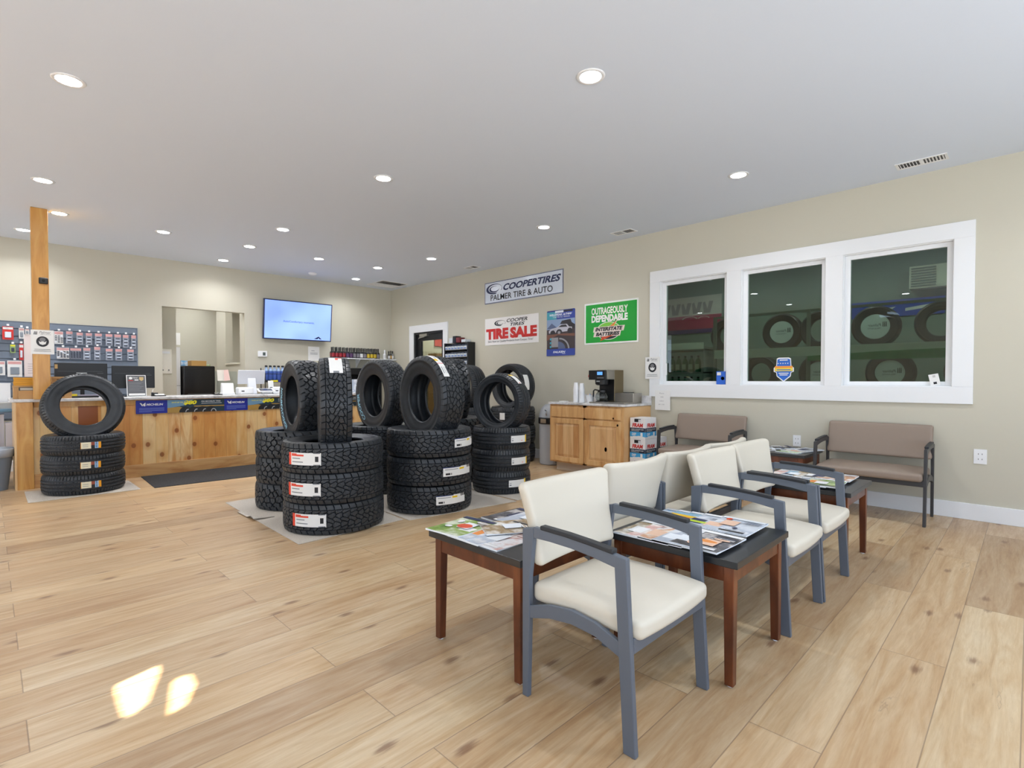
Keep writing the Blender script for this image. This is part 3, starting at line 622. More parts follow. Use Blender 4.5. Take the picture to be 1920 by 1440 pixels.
def make_tire_mesh(kind,R,W,r,NA=840,NP=66):
    hw=W/2; P=2*PI*R; tf=tread_fn(kind)
    lugs=kind in('ata','mudb','atc','ate','mudf')
    tw=hw*(.93 if lugs else .90)
    D=R-r
    # cross-section: outer side (z>0 down to z<0) over the tread, then the inside
    tz=np.linspace(tw,-tw,NP)
    tr=R-(.010 if lugs else .016)*np.abs(tz/tw)**(5 if lugs else 4)
    side=[(r,hw*.80),(r+.010,hw*.86),(r+.020,hw*.84),(r+D*.32,hw*.965),(r+D*.56,hw*1.0),(r+D*.70,hw*.99),(r+D*.71,hw*1.005),(r+D*.80,hw*.985),(R-.030,hw*.965)]
    inner=[(r+.004,-hw*.66),(r+D*.35,-hw*.88),(r+D*.75,-hw*.86),(R-.028,-hw*.6),(R-.024,0),(R-.028,hw*.6),(r+D*.75,hw*.86),(r+D*.35,hw*.88),(r+.004,hw*.66)]
    pr=[p for p in side]+[(a,b) for a,b in zip(tr,tz)]+[(a,-b) for a,b in side[::-1]]+inner
    ns=len(side); K=len(pr); rr=np.array([p[0] for p in pr]); zz=np.array([p[1] for p in pr])
    A=np.arange(NA)*2*PI/NA; U,V=np.meshgrid(A*R,tz,indexing='ij'); dep=tf(U,V,2*tw,P)*1.25
    Rg=np.repeat(rr[None,:],NA,0); Rg[:,ns:ns+NP]-=dep
    if lugs:   # lugs run a little way down the shoulder
        n=K; Zg=np.repeat(zz[None,:],NA,0)
        Zg[:,ns-1]-=dep[:,0]*.55; Zg[:,ns+NP]+=dep[:,-1]*.55; Rg[:,ns-1]-=0
    else: Zg=np.repeat(zz[None,:],NA,0)
    co=np.empty((NA,K,3)); co[...,0]=Rg*np.cos(A)[:,None]; co[...,1]=Rg*np.sin(A)[:,None]; co[...,2]=Zg
    i=np.arange(NA)[:,None]; j=np.arange(K)[None,:]; i2=(i+1)%NA; j2=(j+1)%K
    fc=np.stack([i*K+j,i*K+j2,i2*K+j2,i2*K+j],-1).reshape(-1,4)[:, ::-1]
    me=bpy.data.meshes.new('tire'); me.vertices.add(NA*K); me.vertices.foreach_set('co',co.reshape(-1))
    me.loops.add(fc.size); me.loops.foreach_set('vertex_index',fc.reshape(-1).astype(np.int32)); me.polygons.add(len(fc))
    me.polygons.foreach_set('loop_start',np.arange(0,fc.size,4,dtype=np.int32)); me.materials.append(RUB)
    me.update(calc_edges=True); me.validate()
    # smooth everywhere except the tread, whose block walls must stay crisp
    sm=np.ones((NA,K),bool); sm[:,ns:ns+NP-1]=False; me.polygons.foreach_set('use_smooth',sm.reshape(-1))
    return me
def sidez(kind,rad,R,W,r):
    D=R-r; hw=W/2; pts=[(r,hw*.80),(r+.010,hw*.86),(r+D*.32,hw*.965),(r+D*.56,hw*1.0),(r+D*.80,hw*.99),(R-.030,hw*.965)]
    return float(np.interp(rad,[p[0] for p in pts],[p[1] for p in pts]))
TT={'hwy':(.360,.205,.212),'ata':(.400,.240,.235),'mudb':(.385,.245,.232),'atc':(.398,.248,.222),'roadd':(.318,.232,.222),'ate':(.392,.240,.225),'mudf':(.400,.262,.225),'roadg':(.335,.262,.240)}
TM={k:make_tire_mesh(k,*v,NA=(840 if k in('ata','atc','mudb','ate','mudf') else 720),NP=(66 if k not in ('roadg',) else 48)) for k,v in TT.items()}
SM={'w':PAPER,'o':mat('orange_red_label',(226,70,44),.5),'y':mat('yellow_label',(236,196,30),.5),'b':mat('blue_label',(50,70,130),.5),'g':mat('label_print',(120,124,130),.6),'a':mat('amber_label',(240,166,40),.5),'c':mat('cream_label',(228,222,196),.5),'s':mat('sky_label',(150,190,226),.5),'r':mat('brown_red_label',(150,74,54),.5),'k':INK,'p':mat('pink_label',(220,70,90),.5)}
SMK=list(SM)
def sticker(parent,kind,a0,a1,z0,z1,style,n=44,q=14):
    """paper label glued round the tread between angles a0..a1 (rad) and heights z0..z1; u runs a0->a1"""
    R=TT[kind][0]+.0022; m=MB(); vs=[(R*math.cos(a0+(a1-a0)*i/n),R*math.sin(a0+(a1-a0)*i/n),z0+(z1-z0)*j/q) for i in range(n+1) for j in range(q+1)]
    fs=[];mi=[]
    def sty(u,v):
        if style=='orange':
            if u<.09: return 'o'
            if .12<u<.52 and .72<v<.86: return 'o'
            if .12<u<.30 and .88<v<.95: return 'o'
            if .14<u<.42 and .52<v<.60: return 'g'
            if .84<u<.93 and .25<v<.75 and int(v*28)%2: return 'k'
            if .80<u<.98 and (v>.93 or v<.06): return 'g'
            if .14<u<.50 and .15<v<.4 and int(v*26)%3==0: return 'g'
            return 'w'
        if style=='amber':
            if u>.86: return 'a'
            if .50<u<.68: return 'r' if v>.5 else 'k'
            if .68<=u<.86: return 's' if not(.72<u<.8 and int(v*12)%2) else 'b'
            if u<.02: return 'a'
            return 'g' if (.1<u<.36 and .3<v<.75 and int(v*14)%4==0) else 'c'
        if style=='blue':
            if v>.93 and u<.55: return 'b'
            if .50<u<.68 and .66<v<.86: return 'y'
            if .74<u<.75: return 'p'
            if u>.8 and v>.72 and int(u*60)%2: return 'k'
            if .04<u<.26 and .12<v<.36: return 'k' if int(u*70)%3 else 'w'
            if .05<u<.46 and .70<v<.80: return 'g'
            return 'w'
        if style=='yellow':
            if u>.90: return 'y'
            if v>.94: return 'k'
            if .04<u<.14 and .2<v<.6 and int(v*22)%2: return 'g'
            if .62<u<.70 and .18<v<.3: return 'o'
            return 'w'
        if style=='yellowtop':
            if u>.80: return 'y'
            if .04<u<.1 and .3<v<.7: return 'o'
            return 'w'
        if style=='tall':
            if u>.74 and .3<v<.5: return 'o'
            if u>.92: return 'o' if v<.5 else 'w'
            if u<.1 and .3<v<.7: return 'g'
            return 'w'
        if style=='strip':
            if u<.40: return 'w' if not(.1<u<.30 and int(v*9)%3==0) else 'g'
            if .40<u<.43: return 'p'
            if .52<u<.64 and .4<v: return 'y'
            if u>.65 and .35<v<.5: return 'g'
            return 'w'
        return 'w'
    for i in range(n):
        for j in range(q): fs.append((i*(q+1)+j,(i+1)*(q+1)+j,(i+1)*(q+1)+j+1,i*(q+1)+j+1)); mi.append(SMK.index(sty((i+.5)/n,(j+.5)/q)))
    m.v=vs; m.f=[list(f) for f in fs]; m.mi=mi
    o=m.build('paper_label',[SM[k] for k in SMK],parent,fixn=False); return o
def letters(parent,kind,s,a0,rad,h,m,bold=.02,side=1,wscale=1.0,name='raised_lettering'):
    R,W,r=TT[kind]; vs,fs,w,hh=text2d(s,bold); k=h/hh; b=MB()
    P=[]
    for x,y in vs:
        rr=rad+y*k; a=a0-side*(x*k*wscale)/rad; P.append((rr*math.cos(a),rr*math.sin(a),side*(sidez(kind,rr,R,W,r)+.0018)))
    b.add(P,fs,0); return b.build(name,m,parent,fixn=False)
def tire(kind,label,group,loc=None):
    o=bpy.data.objects.new('tire',TM[kind]); COL.objects.link(o); tag(o,label,'tire',group)
    if loc: o.location=loc
    return o
def flat(kind,cx,cy,z0,pitch,n,labels,group,sty=None,face=None,jit=.006,lw=.09,lz=0.0):
    rs=random.Random(int(cx*100+cy*1000)); base=math.atan2(-cy,-cx)
    for k in range(n):
        o=tire(kind,labels[k],group,(cx+rs.uniform(-jit,jit),cy+rs.uniform(-jit,jit),z0+pitch*(k+.5)))
        rot=rs.uniform(0,6.28); o.rotation_euler=(0,0,rot)
        if sty and sty[k]:
            style,l0,l1,hh=sty[k]   # angles (deg) to the right of the direction to the camera
            sticker(o,kind,base+math.radians(l0)-rot,base+math.radians(l1)-rot,lz-hh/2,lz+hh/2,style)
def stand(kind,cx,cy,cz,theta,label,group,lean=0.0,roll=0.0):
    """standing tire: its near face is turned theta degrees to the left of the camera direction"""
    v=Vector((-cx,-cy,0)).normalized(); left=Vector((v.y,-v.x,0)) # image-left as seen from the origin
    th=math.radians(theta); n=(v*math.cos(th)+left*math.sin(th)).normalized()
    up=Vector((0,0,1)); n=(n+up*math.tan(math.radians(lean))).normalized()
    X=up.cross(n).normalized(); Y=n.cross(X)
    M=Matrix(((X.x,Y.x,n.x,cx),(X.y,Y.y,n.y,cy),(X.z,Y.z,n.z,cz),(0,0,0,1)))
    o=tire(kind,label,group); o.matrix_world=M@Matrix.Rotation(math.radians(roll),4,'Z'); return o
WLET=mat('raised_white_lettering',(150,200,222),.5)
TG='tires on display'
flat('hwy',.733,7.298,.004,.206,3,['bottom highway tire of the stack by the counter end post','middle highway tire of the stack by the counter end post','top flat highway tire of the stack by the counter end post'],TG,[('amber',-5,22,.066)]*3)
stand('hwy',.733,7.25,.905,-10,'lone tire standing on the stack at the left end of the counter',TG,lean=14)
flat('ata',2.041,4.132,.006,.236,3,['bottom all-terrain tire of the front left stack with orange labels','middle all-terrain tire of the front left stack with orange labels','top flat all-terrain tire of the front left stack with orange labels'],TG,[('orange',-50,-9,.098),('orange',-56,-14,.098),('orange',-54,-13,.095)])
t1=stand('ata',2.03,4.11,.985,87,'all-terrain tire standing tread-on atop the front left stack, white label at its top',TG)
sticker(t1,'ata',math.radians(42),math.radians(78),-.055,.045,'tall')
flat('mudb',2.14,5.06,.006,.240,3,['bottom knobby tire of the stack at the far left of the carpet','middle knobby tire of the stack at the far left of the carpet','top flat knobby tire of the stack at the far left of the carpet'],TG)
t2=stand('mudb',2.16,5.03,1.005,74,'knobby tire standing left of the tread-on tire, white lettering on its wall',TG)
letters(t2,'mudb','ROADCHAMPION',math.radians(250),.268,.036,WLET,bold=.03,wscale=1.15)
flat('atc',2.964,4.056,.006,.250,3,['bottom all-terrain tire of the front middle stack with blue-edged labels','middle all-terrain tire of the front middle stack with blue-edged labels','top flat all-terrain tire of the front middle stack with blue-edged labels'],TG,[('blue',8,52,.080),('blue',17,66,.080),('blue',34,82,.080)])
t3=stand('atc',2.98,4.06,1.030,57,'large all-terrain tire standing on the front middle stack with a long paper strip',TG)
sticker(t3,'atc',math.radians(30),math.radians(86),.020,.082,'strip')
flat('roadd',3.96,4.10,.006,.232,3,['bottom road tire of the front right stack with yellow-edged labels','middle road tire of the front right stack with yellow-edged labels','top flat road tire of the front right stack with yellow-edged labels'],TG,[('yellow',14,52,.078),('yellow',20,58,.078),('yellow',18,54,.078)])
t4=stand('roadd',3.95,4.09,.955,33,'low profile road tire standing on the front right stack, yellow tipped label',TG)
sticker(t4,'roadd',math.radians(40),math.radians(70),-.02,.05,'yellowtop')
flat('ate',3.05,5.12,.006,.236,3,['bottom tire of the stack behind the two front stacks','middle tire of the stack behind the two front stacks','top flat tire of the stack behind the two front stacks'],TG)
t5=stand('ate',3.05,5.05,1.030,60,'tire with white outlined lettering standing between the front stacks',TG)
letters(t5,'ate','COOPER',math.radians(240),.282,.044,WLET,bold=.03,wscale=1.35)
flat('mudf',3.97,5.0,.006,.246,3,['bottom mud tire of the stack behind the front middle stack','middle mud tire of the stack behind the front middle stack','top flat mud tire of the stack behind the front middle stack'],TG)
stand('mudf',3.96,4.98,1.06,74,'chunky mud tire standing behind the large tire with the paper strip',TG)
flat('roadg',5.55,5.50,.004,.268,3,['bottom wide road tire of the rear right stack near the bin','middle wide road tire of the rear right stack near the bin','top flat wide road tire of the rear right stack near the bin'],TG,[None,None,('w',-34,-20,.1)])
t7=stand('roadg',5.50,5.45,1.105,42,'wide road tire standing on the rear right stack by the wall',TG)
sticker(t7,'roadg',math.radians(-8),math.radians(30),.02,.12,'w')
flat('roadg',5.19,6.14,.004,.262,3,['bottom tire of the rearmost stack, hidden behind the others','middle tire of the rearmost stack, hidden behind the others','top flat tire of the rearmost stack, hidden behind the others'],TG)
stand('roadg',5.19,6.12,1.095,55,'plain tire standing on the rearmost stack under the parts bin rack',TG)
# ------------------------------------------------------------ rugs
def rug(name,pts,z,label,m,th=.006,curl=None,group=None):
    o=MB().prism(pts,2,z,z+th).build(name,m,bevel=.002); return tag(o,label,'mat',group)
rug('carpet_mat',[(1.58,3.76),(2.50,3.80),(2.56,4.70),(2.50,5.60),(1.62,5.55)],.0005,'beige carpet mat under the front left tire stack',CARPET,.005)
rug('carpet_mat',[(2.52,3.74),(3.66,3.58),(3.74,4.9),(3.70,5.55),(2.58,5.60)],.0005,'beige carpet mat under the front middle tire stack',CARPET,.005)
rug('carpet_mat',[(3.70,3.60),(4.45,3.62),(4.45,5.5),(3.76,5.5)],.0005,'beige carpet mat under the front right tire stack',CARPET,.005)
rug('carpet_mat',[(.262,6.90),(1.17,6.90),(1.17,7.62),(.262,7.62)],.0005,'grey beige carpet mat under the stack by the counter',CARPET,.0035)
rug('floor_mat',[(1.29,6.87),(3.6,6.78),(3.62,7.775),(1.32,7.78)],.0005,'long black floor mat lying along the counter front',DMAT,.006)
# curled corner lying on the left carpet
m=MB(); n=10; vs=[]
for i in range(n+1):
    y=4.66+.40*i/n
    for j in range(7):
        x=1.575+.175*j/6; c=max(0,1-abs(y-4.72)/.10)*max(0,1-j/6.0); vs.append((x,y,.0075+.03*c))
for (x,y,z) in list(vs): vs.append((x,y,z+.003))
K=(n+1)*7; fs=[(i*7+j,i*7+j+1,(i+1)*7+j+1,(i+1)*7+j) for i in range(n) for j in range(6)]; fs=[f[::-1] for f in fs]+[tuple(K+q for q in f) for f in fs]+[(j,j+1,K+j+1,K+j) for j in range(6)]+[(i*7,(i+1)*7,K+(i+1)*7,K+i*7) for i in range(n)]
tag(m.add(vs,fs).build('carpet_mat',CARPET,smooth=True),'small carpet piece with a curled front edge at the left of the tires','mat')
# ------------------------------------------------------------ service counter
cr=thing('service_counter','long knotty pine service counter with a hickory base board','counter',(2.5,7.9,0))
def at(o,p=(2.5,7.9,0)): o.location=(-p[0],-p[1],-p[2]); return o
CX0,CX1,CYF,CZ=.215,4.55,7.80,.955
m=MB(); m.box(CX0+.13,CX1,CYF,CYF+.03,.14,CZ-.04); at(m.build('front_panel',PINE,cr))
m=MB(); m.box(CX0+.135,CX1,CYF-.018,CYF+.0,.0,.155); at(m.build('base_board',BASEW,cr,bevel=.003))
m=MB(); m.box(CX0+.14,CX1,CYF-.012,CYF+.0,CZ-.06,CZ); at(m.build('top_rail',PINEP,cr,bevel=.002))
m=MB(); m.box(CX0,CX0+.135,CYF-.035,CYF+.03,0,CZ); at(m.build('end_post',PINEP,cr,bevel=.003))
m=MB(); m.box(CX0-.018,CX0,CYF-.03,CYF+.62,0,CZ); at(m.build('end_panel',mk_grain('maple_end_panel',(214,172,116),(226,190,140),(234,204,160),.35),cr,bevel=.002))
m=MB(); m.box(CX0,CX1,CYF+.55,CYF+.58,0,CZ); at(m.build('rear_panel',PINEP,cr))
m=MB(); m.box(CX0+.52,CX0+.70,CYF-.003,CYF+.001,.16,CZ-.06); at(m.build('dark_board',mat('reddish_dark_pine',(150,84,40),.4),cr))
m=MB(); m.box(CX0-.05,CX1+.02,CYF-.045,CYF+.64,CZ,CZ+.034); ct=tag(m.build('countertop',MARB,bevel=.006,seg=3),'marble patterned countertop running along the whole service counter','countertop'); CT=CZ+.034
# promotional strips on the counter front
YEL=mat('bright_yellow_ink',(236,226,40),.4); SKYB=mat('dusk_sky_print',(110,150,180),.4); SAND=mat('desert_sand_print',(176,140,70),.4); DKB=mat('dark_teal_print',(34,56,70),.4); BLU=mat('royal_blue_print',(28,42,150),.4); LBL=mat('light_blue_print',(130,150,220),.5)
def michelin(x0,wb,wt,label,zr):
    h=.165; s=Sign(wb+wt,h,.003,0)
    s.rect(0,0,wb,h,1); s.poly([(wb*.12,h*.80),(wb*.20,h*.56),(wb*.245,h*.70),(wb*.29,h*.56),(wb*.26,h*.56),(wb*.22,h*.62),(wb*.16,h*.82)],2); s.poly([(wb*.215,h*.70),(wb*.30,h*.84),(wb*.30,h*.56)],2)
    s.text('MICHELIN',wb*.33,h*.60,wb*.86,h*.76,2,.03,.15)
    for i in range(4): s.rect(wb*.1,h*(.12+.09*i),wb*(.9 if i else .5),h*(.145+.09*i),8)
    X=wb; s.rect(X,0,X+wt,h,6); s.poly([(X,h*.35),(X,h),(X+wt*.45,h),(X+wt*.30,h*.55)],3); s.poly([(X,0),(X,h*.38),(X+wt*.20,h*.45),(X+wt*.42,h*.1),(X+wt*.4,0)],4); s.rect(X+wt*.45,h*.42,X+wt,h*.5,4)
    s.text('SAVE UP TO',X+wt*.07,h*.74,X+wt*.26,h*.84,5,.02,.15); s.text('$80',X+wt*.27,h*.56,X+wt*.50,h*.93,5,.05,.2); s.text('ON MICHELIN TIRES',X+wt*.58,h*.78,X+wt*.93,h*.88,2,.02)
    s.rect(X+wt*.58,h*.66,X+wt*.95,h*.69,2)
    for i in range(4):
        cx=X+wt*(.30+.15*i); s.ell(cx,0.0,wt*.105,h*.44,7,24,0,180); s.ell(cx+wt*.05,0.0,wt*.05,h*.26,9,20,0,180,rin=.7)
    o=s.build('promo_strip',[mat('strip_back',(30,40,90),.4),BLU,PAPER,SKYB,SAND,YEL,DKB,mat('printed_tire',(28,30,34),.5),LBL,mat('printed_rim',(170,175,180),.4)],label,'poster',frame((x0,CYF-.013,CZ-.175),(1,0,0),(0,0,1)),group='tire promotion strips on the counter')
    return o
michelin(1.28,.33,.66,'blue and black promotional strip on the counter left of centre','')
michelin(2.27,.30,.72,'blue and black promotional strip on the counter beside the rear left tire','')
michelin(3.29,.33,.66,'promotional strip on the counter behind the standing tires','')
# wooden post on the counter with sensor and notice
po=MB().box(.35,.488,7.595,7.735,CT,ZC).build('support_post',PINEP,bevel=.004); tag(po,'square varnished wooden post rising from the counter to the ceiling','post')
r=thing('camera_sensor','small black camera sensor fixed high on the wooden post','camera',(.443,7.597,2.27))
MB().box(-.038,.038,-.03,0,-.034,.034).build('housing',BLACK,r,bevel=.010,seg=3); q=MB().cyl(0,0,0,.004,.014,20); q.build('sensor_window',mat('dark_lens',(8,8,10),.1),r,loc=(0,-.030,0),rot=(PI/2,0,0))
def mask_notice(w,h,label,M,name='notice'):
    s=Sign(w,h,.0015,0)
    # small tire emblem, shop name, round masked-face symbol, unreadable lines
    for i in range(3): s.poly([(w*(.12+.055*i),h*.80),(w*(.16+.055*i),h*.80),(w*(.18+.05*i),h*.93),(w*(.155+.05*i),h*.93)],1)
    s.text('Palmer',w*.36,h*.85,w*.86,h*.95,2,.0,.3); s.text('TIRE & AUTO',w*.40,h*.80,w*.86,h*.83,2)
    s.ell(w*.5,h*.52,w*.27,h*.215,1); s.ell(w*.5,h*.60,w*.13,h*.085,2); s.poly([(w*.33,h*.55),(w*.40,h*.50),(w*.5,h*.53),(w*.60,h*.50),(w*.67,h*.55),(w*.63,h*.42),(w*.5,h*.38),(w*.37,h*.42)],0)
    s.rect(w*.15,h*.19,w*.83,h*.205,2); s.rect(w*.12,h*.12,w*.86,h*.135,2); s.rect(w*.15,h*.155,w*.60,h*.16,3)
    return s.build(name,[PAPER,INK,mat('grey_ink',(120,120,124),.6),mat('pale_ink',(190,190,190),.6)],label,'notice',M)
mask_notice(.19,.262,'white notice with a round masked face symbol on the wooden post',frame((.333,7.592,1.478),(1,0,0),(0,0,1)))
# wall notices by the windows
mask_notice(.205,.275,'white notice with a round masked face symbol left of the windows',frame((XW-.024,3.487,1.213),(0,-1,0),(0,0,1)))
s=Sign(.205,.245,.0015,0)
for i,(t_,a,b) in enumerate((('Parts',.3,.6),('AND',.36,.56),('Labor',.3,.6),('$11.00',.25,.62))): s.text(t_,.205*a,.245*(.82-.19*i),.205*b,.245*(.88-.19*i),1)
s.build('notice',[PAPER,mat('faint_ink',(150,150,154),.6)],'plain white price notice hanging below the left window corner','notice',frame((XW-.024,3.345,.825),(0,-1,0),(0,0,1)))
# ------------------------------------------------------------ things on the counter
def carton(name,x0,x1,y0,y1,z0,z1,m,label,flap=None,ink=None,open_=False):
    r=thing(name,label,'box',((x0+x1)/2,(y0+y1)/2,z0)); hx,hy,h=(x1-x0)/2,(y1-y0)/2,z1-z0
    b=MB(); b.box(-hx,hx,-hy,hy,0,h-(.0 if not open_ else .012)); b.build('carton',m,r,bevel=.002)
    f=MB(); f.box(-hx-.002,hx+.002,-hy-.002,hy+.002,h-.018,h+.001); f.build('lid',flap or m,r,bevel=.001)
    if ink: 
        g=MB(); g.box(-hx*.5,hx*.3,-hy-.0006,-hy,h*.35,h*.55); g.build('printed_label',ink,r)
    return r
B=mat('dark_print_on_kraft',(92,66,36),.7)
carton('parts_box',.20,.365,7.93,8.17,CT,CT+.145,KRAFT,'tan box holding a dark binder at the left end of the counter')
carton('parts_box',.24,.42,7.80,7.925,CT,CT+.092,KRAFT,'shallow kraft box in front at the left end of the counter')
carton('amber_box',.205,.365,7.94,8.16,CT+.147,CT+.190,YELBX,'amber yellow box, lower of the two on the tan box')
carton('amber_box',.208,.368,7.94,8.16,CT+.192,CT+.236,YELBX,'amber yellow box, topmost of the pile left of the post')
r=thing('binder','dark binder with a pale spine lying on the shallow kraft box','binder',(.33,7.862,CT+.0935)); MB().box(-.088,.088,-.055,.055,0,.036).build('cover',BLACK,r,bevel=.003); MB().box(-.08,.03,-.0565,-.055,.004,.03).build('spine_label',mat('pale_spine',(170,168,160),.5),r)
for k,(zz,l) in enumerate(((CT,'bottom kraft box of the pile right of the post'),(CT+.062,'second kraft box of the pile right of the post'),(CT+.124,'third kraft box of the pile right of the post'),(CT+.186,'topmost kraft box of the pile right of the post'))):
    carton('kraft_box',.50+.004*k,.685,7.84,7.98,zz,zz+.060,KRAFT,l,ink=B)
def monitor(x,y,w,h,z0,a,label,m=BLACK,name='monitor',brk=None):
    r=thing(name,label,'computer monitor',(x,y,CT),math.radians(a))
    b=MB(); b.box(-w/2,w/2,-.018,.018,z0,z0+h); b.build('case',m,r,bevel=.006,seg=3)
    q=MB(); q.box(-w/2+.012,w/2-.012,.018,.0195,z0+.012,z0+h-.012); q.build('screen',mat('screen_glow',(150,180,220),.3,emit=.5),r)
    q=MB(); q.box(-w/2+.03,w/2-.05,-.0195,-.018,z0+h*.66,z0+h*.668); q.box(w*.30,w*.42,-.0195,-.018,z0+h*.585,z0+h*.60); q.build('vent_line',mat('grey_detail',(90,92,96),.5),r)
    q=MB(); q.box(-.03,.03,-.06,-.018,z0+h*.28,z0+h*.42); q.box(-.02,.02,-.07,-.045,0.01,z0+h*.4); q.build('neck',m if brk is None else brk,r,bevel=.003)
    q=MB(); q.box(-.11,.11,-.13,.07,0,.012); q.build('base',m if brk is None else brk,r,bevel=.004)
    return r
mo=monitor(.81,8.2,.50,.30,.115,0,'black computer monitor seen from behind above the lone tire'); q=MB(); q.box(-.05,.05,-.024,-.018,.29,.298); q.box(-.008,.008,-.024,-.018,.25,.29); q.build('bracket',STEEL,mo); q=MB(); q.box(-.246,-.22,-.0195,-.018,.345,.395); q.build('sticker',mat('tan_tag',(170,140,90),.5),mo)
monitor(1.33,8.2,.45,.285,.105,-3,'black computer monitor seen from behind, the right one by the framed sheet')
r=thing('sheet_holder','acrylic stand holding a grey printed sheet in front of the right monitor','sign holder',(1.33,8.0,CT),math.radians(2))
M=Matrix.Rotation(math.radians(-9),4,'X')
s=Sign(.205,.275,.002,0); s.rect(.008,.008,.197,.267,1); s.rect(.02,.015,.19,.04,0); s.ell(.045,.235,.018,.016,0); s.text('Palmer',.068,.232,.12,.25,0); s.rect(.085,.205,.125,.218,0); s.rect(.02,.2,.07,.208,2); s.poly([(.135,.25),(.18,.25),(.18,.215),(.158,.198),(.135,.215)],3)
for i in range(7): s.rect(.025,.18-.018*i,.175-.02*(i%3),.183-.018*i,4)
s.build('sheet',[PAPER,mat('grey_flyer',(96,98,102),.5),RED,mat('flyer_badge',(196,170,120),.5),mat('flyer_text',(150,152,156),.5)],None,None,Matrix.Translation((-.1025,0,.0))@M@frame((0,0,0),(1,0,0),(0,0,1)),parent=r)
q=MB(); q.box(-.106,.106,-.02,.08,0,.004); q.build('acrylic_base',CLEAR,r)
r=thing('card_holder','small black holder with white cards on the counter','card holder',(1.56,8.0,CT)); m=MB(); m.box(-.075,.075,-.04,.04,0,.012); m.box(-.075,-.055,-.01,.03,.012,.05); m.box(-.075,.0,.02,.03,.012,.045); m.build('tray',BLACK,r,bevel=.003); MB().box(-.045,.062,-.036,.025,.0125,.026,M=Matrix.Rotation(.12,4,'X')).build('cards',PAPER,r); MB().tube([(-.065,.01,.05),(-.062,.01,.075),(-.055,.015,.09)],.0035).build('pen',WHITE,r)
# keyboard with a yellow tag seen through the lone tire
r=thing('keyboard','black keyboard with a yellow tag seen through the lone standing tire','keyboard',(.80,7.98,CT)); MB().box(-.21,.14,-.07,.06,0,.022).build('case',BLACK,r,bevel=.004); MB().box(-.12,-.06,-.072,.0,.0225,.045).build('yellow_tag',mat('yellow_tag',(226,206,40),.5),r); MB().box(-.05,.16,-.03,.05,.0225,.034).build('papers',mat('lavender_paper',(176,170,190),.6),r)
r=thing('label_printer','white label printer with a red button behind the lone standing tire','printer',(1.08,8.05,CT)); MB().box(-.075,.075,-.06,.06,0,.085).build('case',WHITE,r,bevel=.02,seg=3); MB().box(-.02,.0,-.0625,-.0605,.055,.065).build('button',RED,r)
# payment terminal and its companions
r=thing('pos_terminal','large white point of sale screen seen from behind on the counter','point of sale terminal',(2.78,8.3,CT),math.radians(-4)); 
M=Matrix.Rotation(math.radians(14),4,'X'); MB().box(-.185,.185,-.010,.010,.155,.365,M=M).build('screen_case',mat('pale_grey_plastic',(214,216,222),.35),r,bevel=.004)
MB().prism([(-.03,.0),(-.16,.0),(-.15,.03),(-.075,.235),(-.05,.25),(-.035,.245),(-.055,.2)],0,-.055,.055).build('stand',mat('pale_grey_plastic',(214,216,222),.35),r,bevel=.006)
r=thing('card_tablet','white card tablet with a dark tilted display in front of the big white screen','tablet',(2.90,8.02,CT),math.radians(-3)); M=Matrix.Translation((0,0,.055))@Matrix.Rotation(math.radians(20),4,'X')
MB().box(-.115,.115,-.06,.06,0,.012,M=M).build('case',WHITE,r,bevel=.004); MB().box(-.088,.088,-.045,.045,.012,.0130,M=M).build('display',mat('dark_display',(60,62,66),.2),r); MB().box(-.06,.06,-.03,.04,.0,.045).build('stand',WHITE,r,bevel=.006); MB().box(-.14,.14,-.075,.06,0,.004).build('foot',mat('grey_foot',(120,122,126),.5),r)
for x,l,n in ((2.66,'white box printer left of the card tablet','receipt_printer'),(3.14,'white box printer right of the card tablet','receipt_printer')):
    r=thing(n,l,'printer',(x,8.18,CT)); MB().box(-.10,.10,-.09,.09,0,.105).build('case',WHITE,r,bevel=.022,seg=3); MB().box(-.07,-.03,-.0915,-.0905,.04,.055).build('badge',INK,r); MB().box(-.07,.07,-.03,.0,.1052,.1062).build('paper_slot',mat('grey_foot',(120,122,126),.5),r)
r=thing('price_stand','small white leaning price card right of the big white screen','sign',(3.02,8.12,CT+.001)); MB().box(-.038,.038,-.004,.004,0.05,.20,M=Matrix.Rotation(-.18,4,'X')).build('card',PAPER,r); MB().box(-.02,.02,-.0048,-.0042,.09,.10,M=Matrix.Rotation(-.18,4,'X')).build('print',INK,r); MB().box(-.01,.01,.0,.06,0,.06).build('prop',WHITE,r)
r=thing('white_display_box','upright white display box at the left of the payment area','box',(2.42,8.15,CT)); m=MB(); m.prism([(-.06,0),(.06,0),(.045,.165),(-.02,.165)],0,-.075,.075); m.build('case',WHITE,r,bevel=.008,seg=3); MB().box(-.08,.08,-.068,.065,0,.03).build('foot',WHITE,r,bevel=.004)
r=thing('desk_phone','coiled grey cable and black cradle on the counter below the dark cabinet','telephone',(2.27,8.05,CT)); MB().box(-.05,.05,-.03,.05,0,.012).build('cradle',BLACK,r,bevel=.003); MB().tube([(-.04+.008*i,.01*math.sin(i*1.3),.022+.012*math.cos(i*1.3)) for i in range(9)],.006).build('coil',CHROME,r)
r=thing('brochure_holder','clear acrylic brochure holder with pink and white leaflets behind the counter','brochure holder',(2.47,8.32,CT+.0)); 
MB().box(-.14,.14,-.02,.05,0,.01).build('holder_base',CLEAR,r)
for i,(x,mm) in enumerate(((-.075,mat('cream_leaflet',(216,208,196),.5)),(.03,mat('pink_leaflet',(220,186,176),.5)))): MB().box(x-.045,x+.045,-.002,.002,.20,.36,M=Matrix.Rotation(-.16,4,'X')@Matrix.Rotation(-.12 if i else 0,4,'Y')).build('leaflet',mm,r)
MB().box(-.15,.15,.0,.004,.01,.34,M=Matrix.Rotation(-.16,4,'X')).build('back_plate',CLEAR,r)
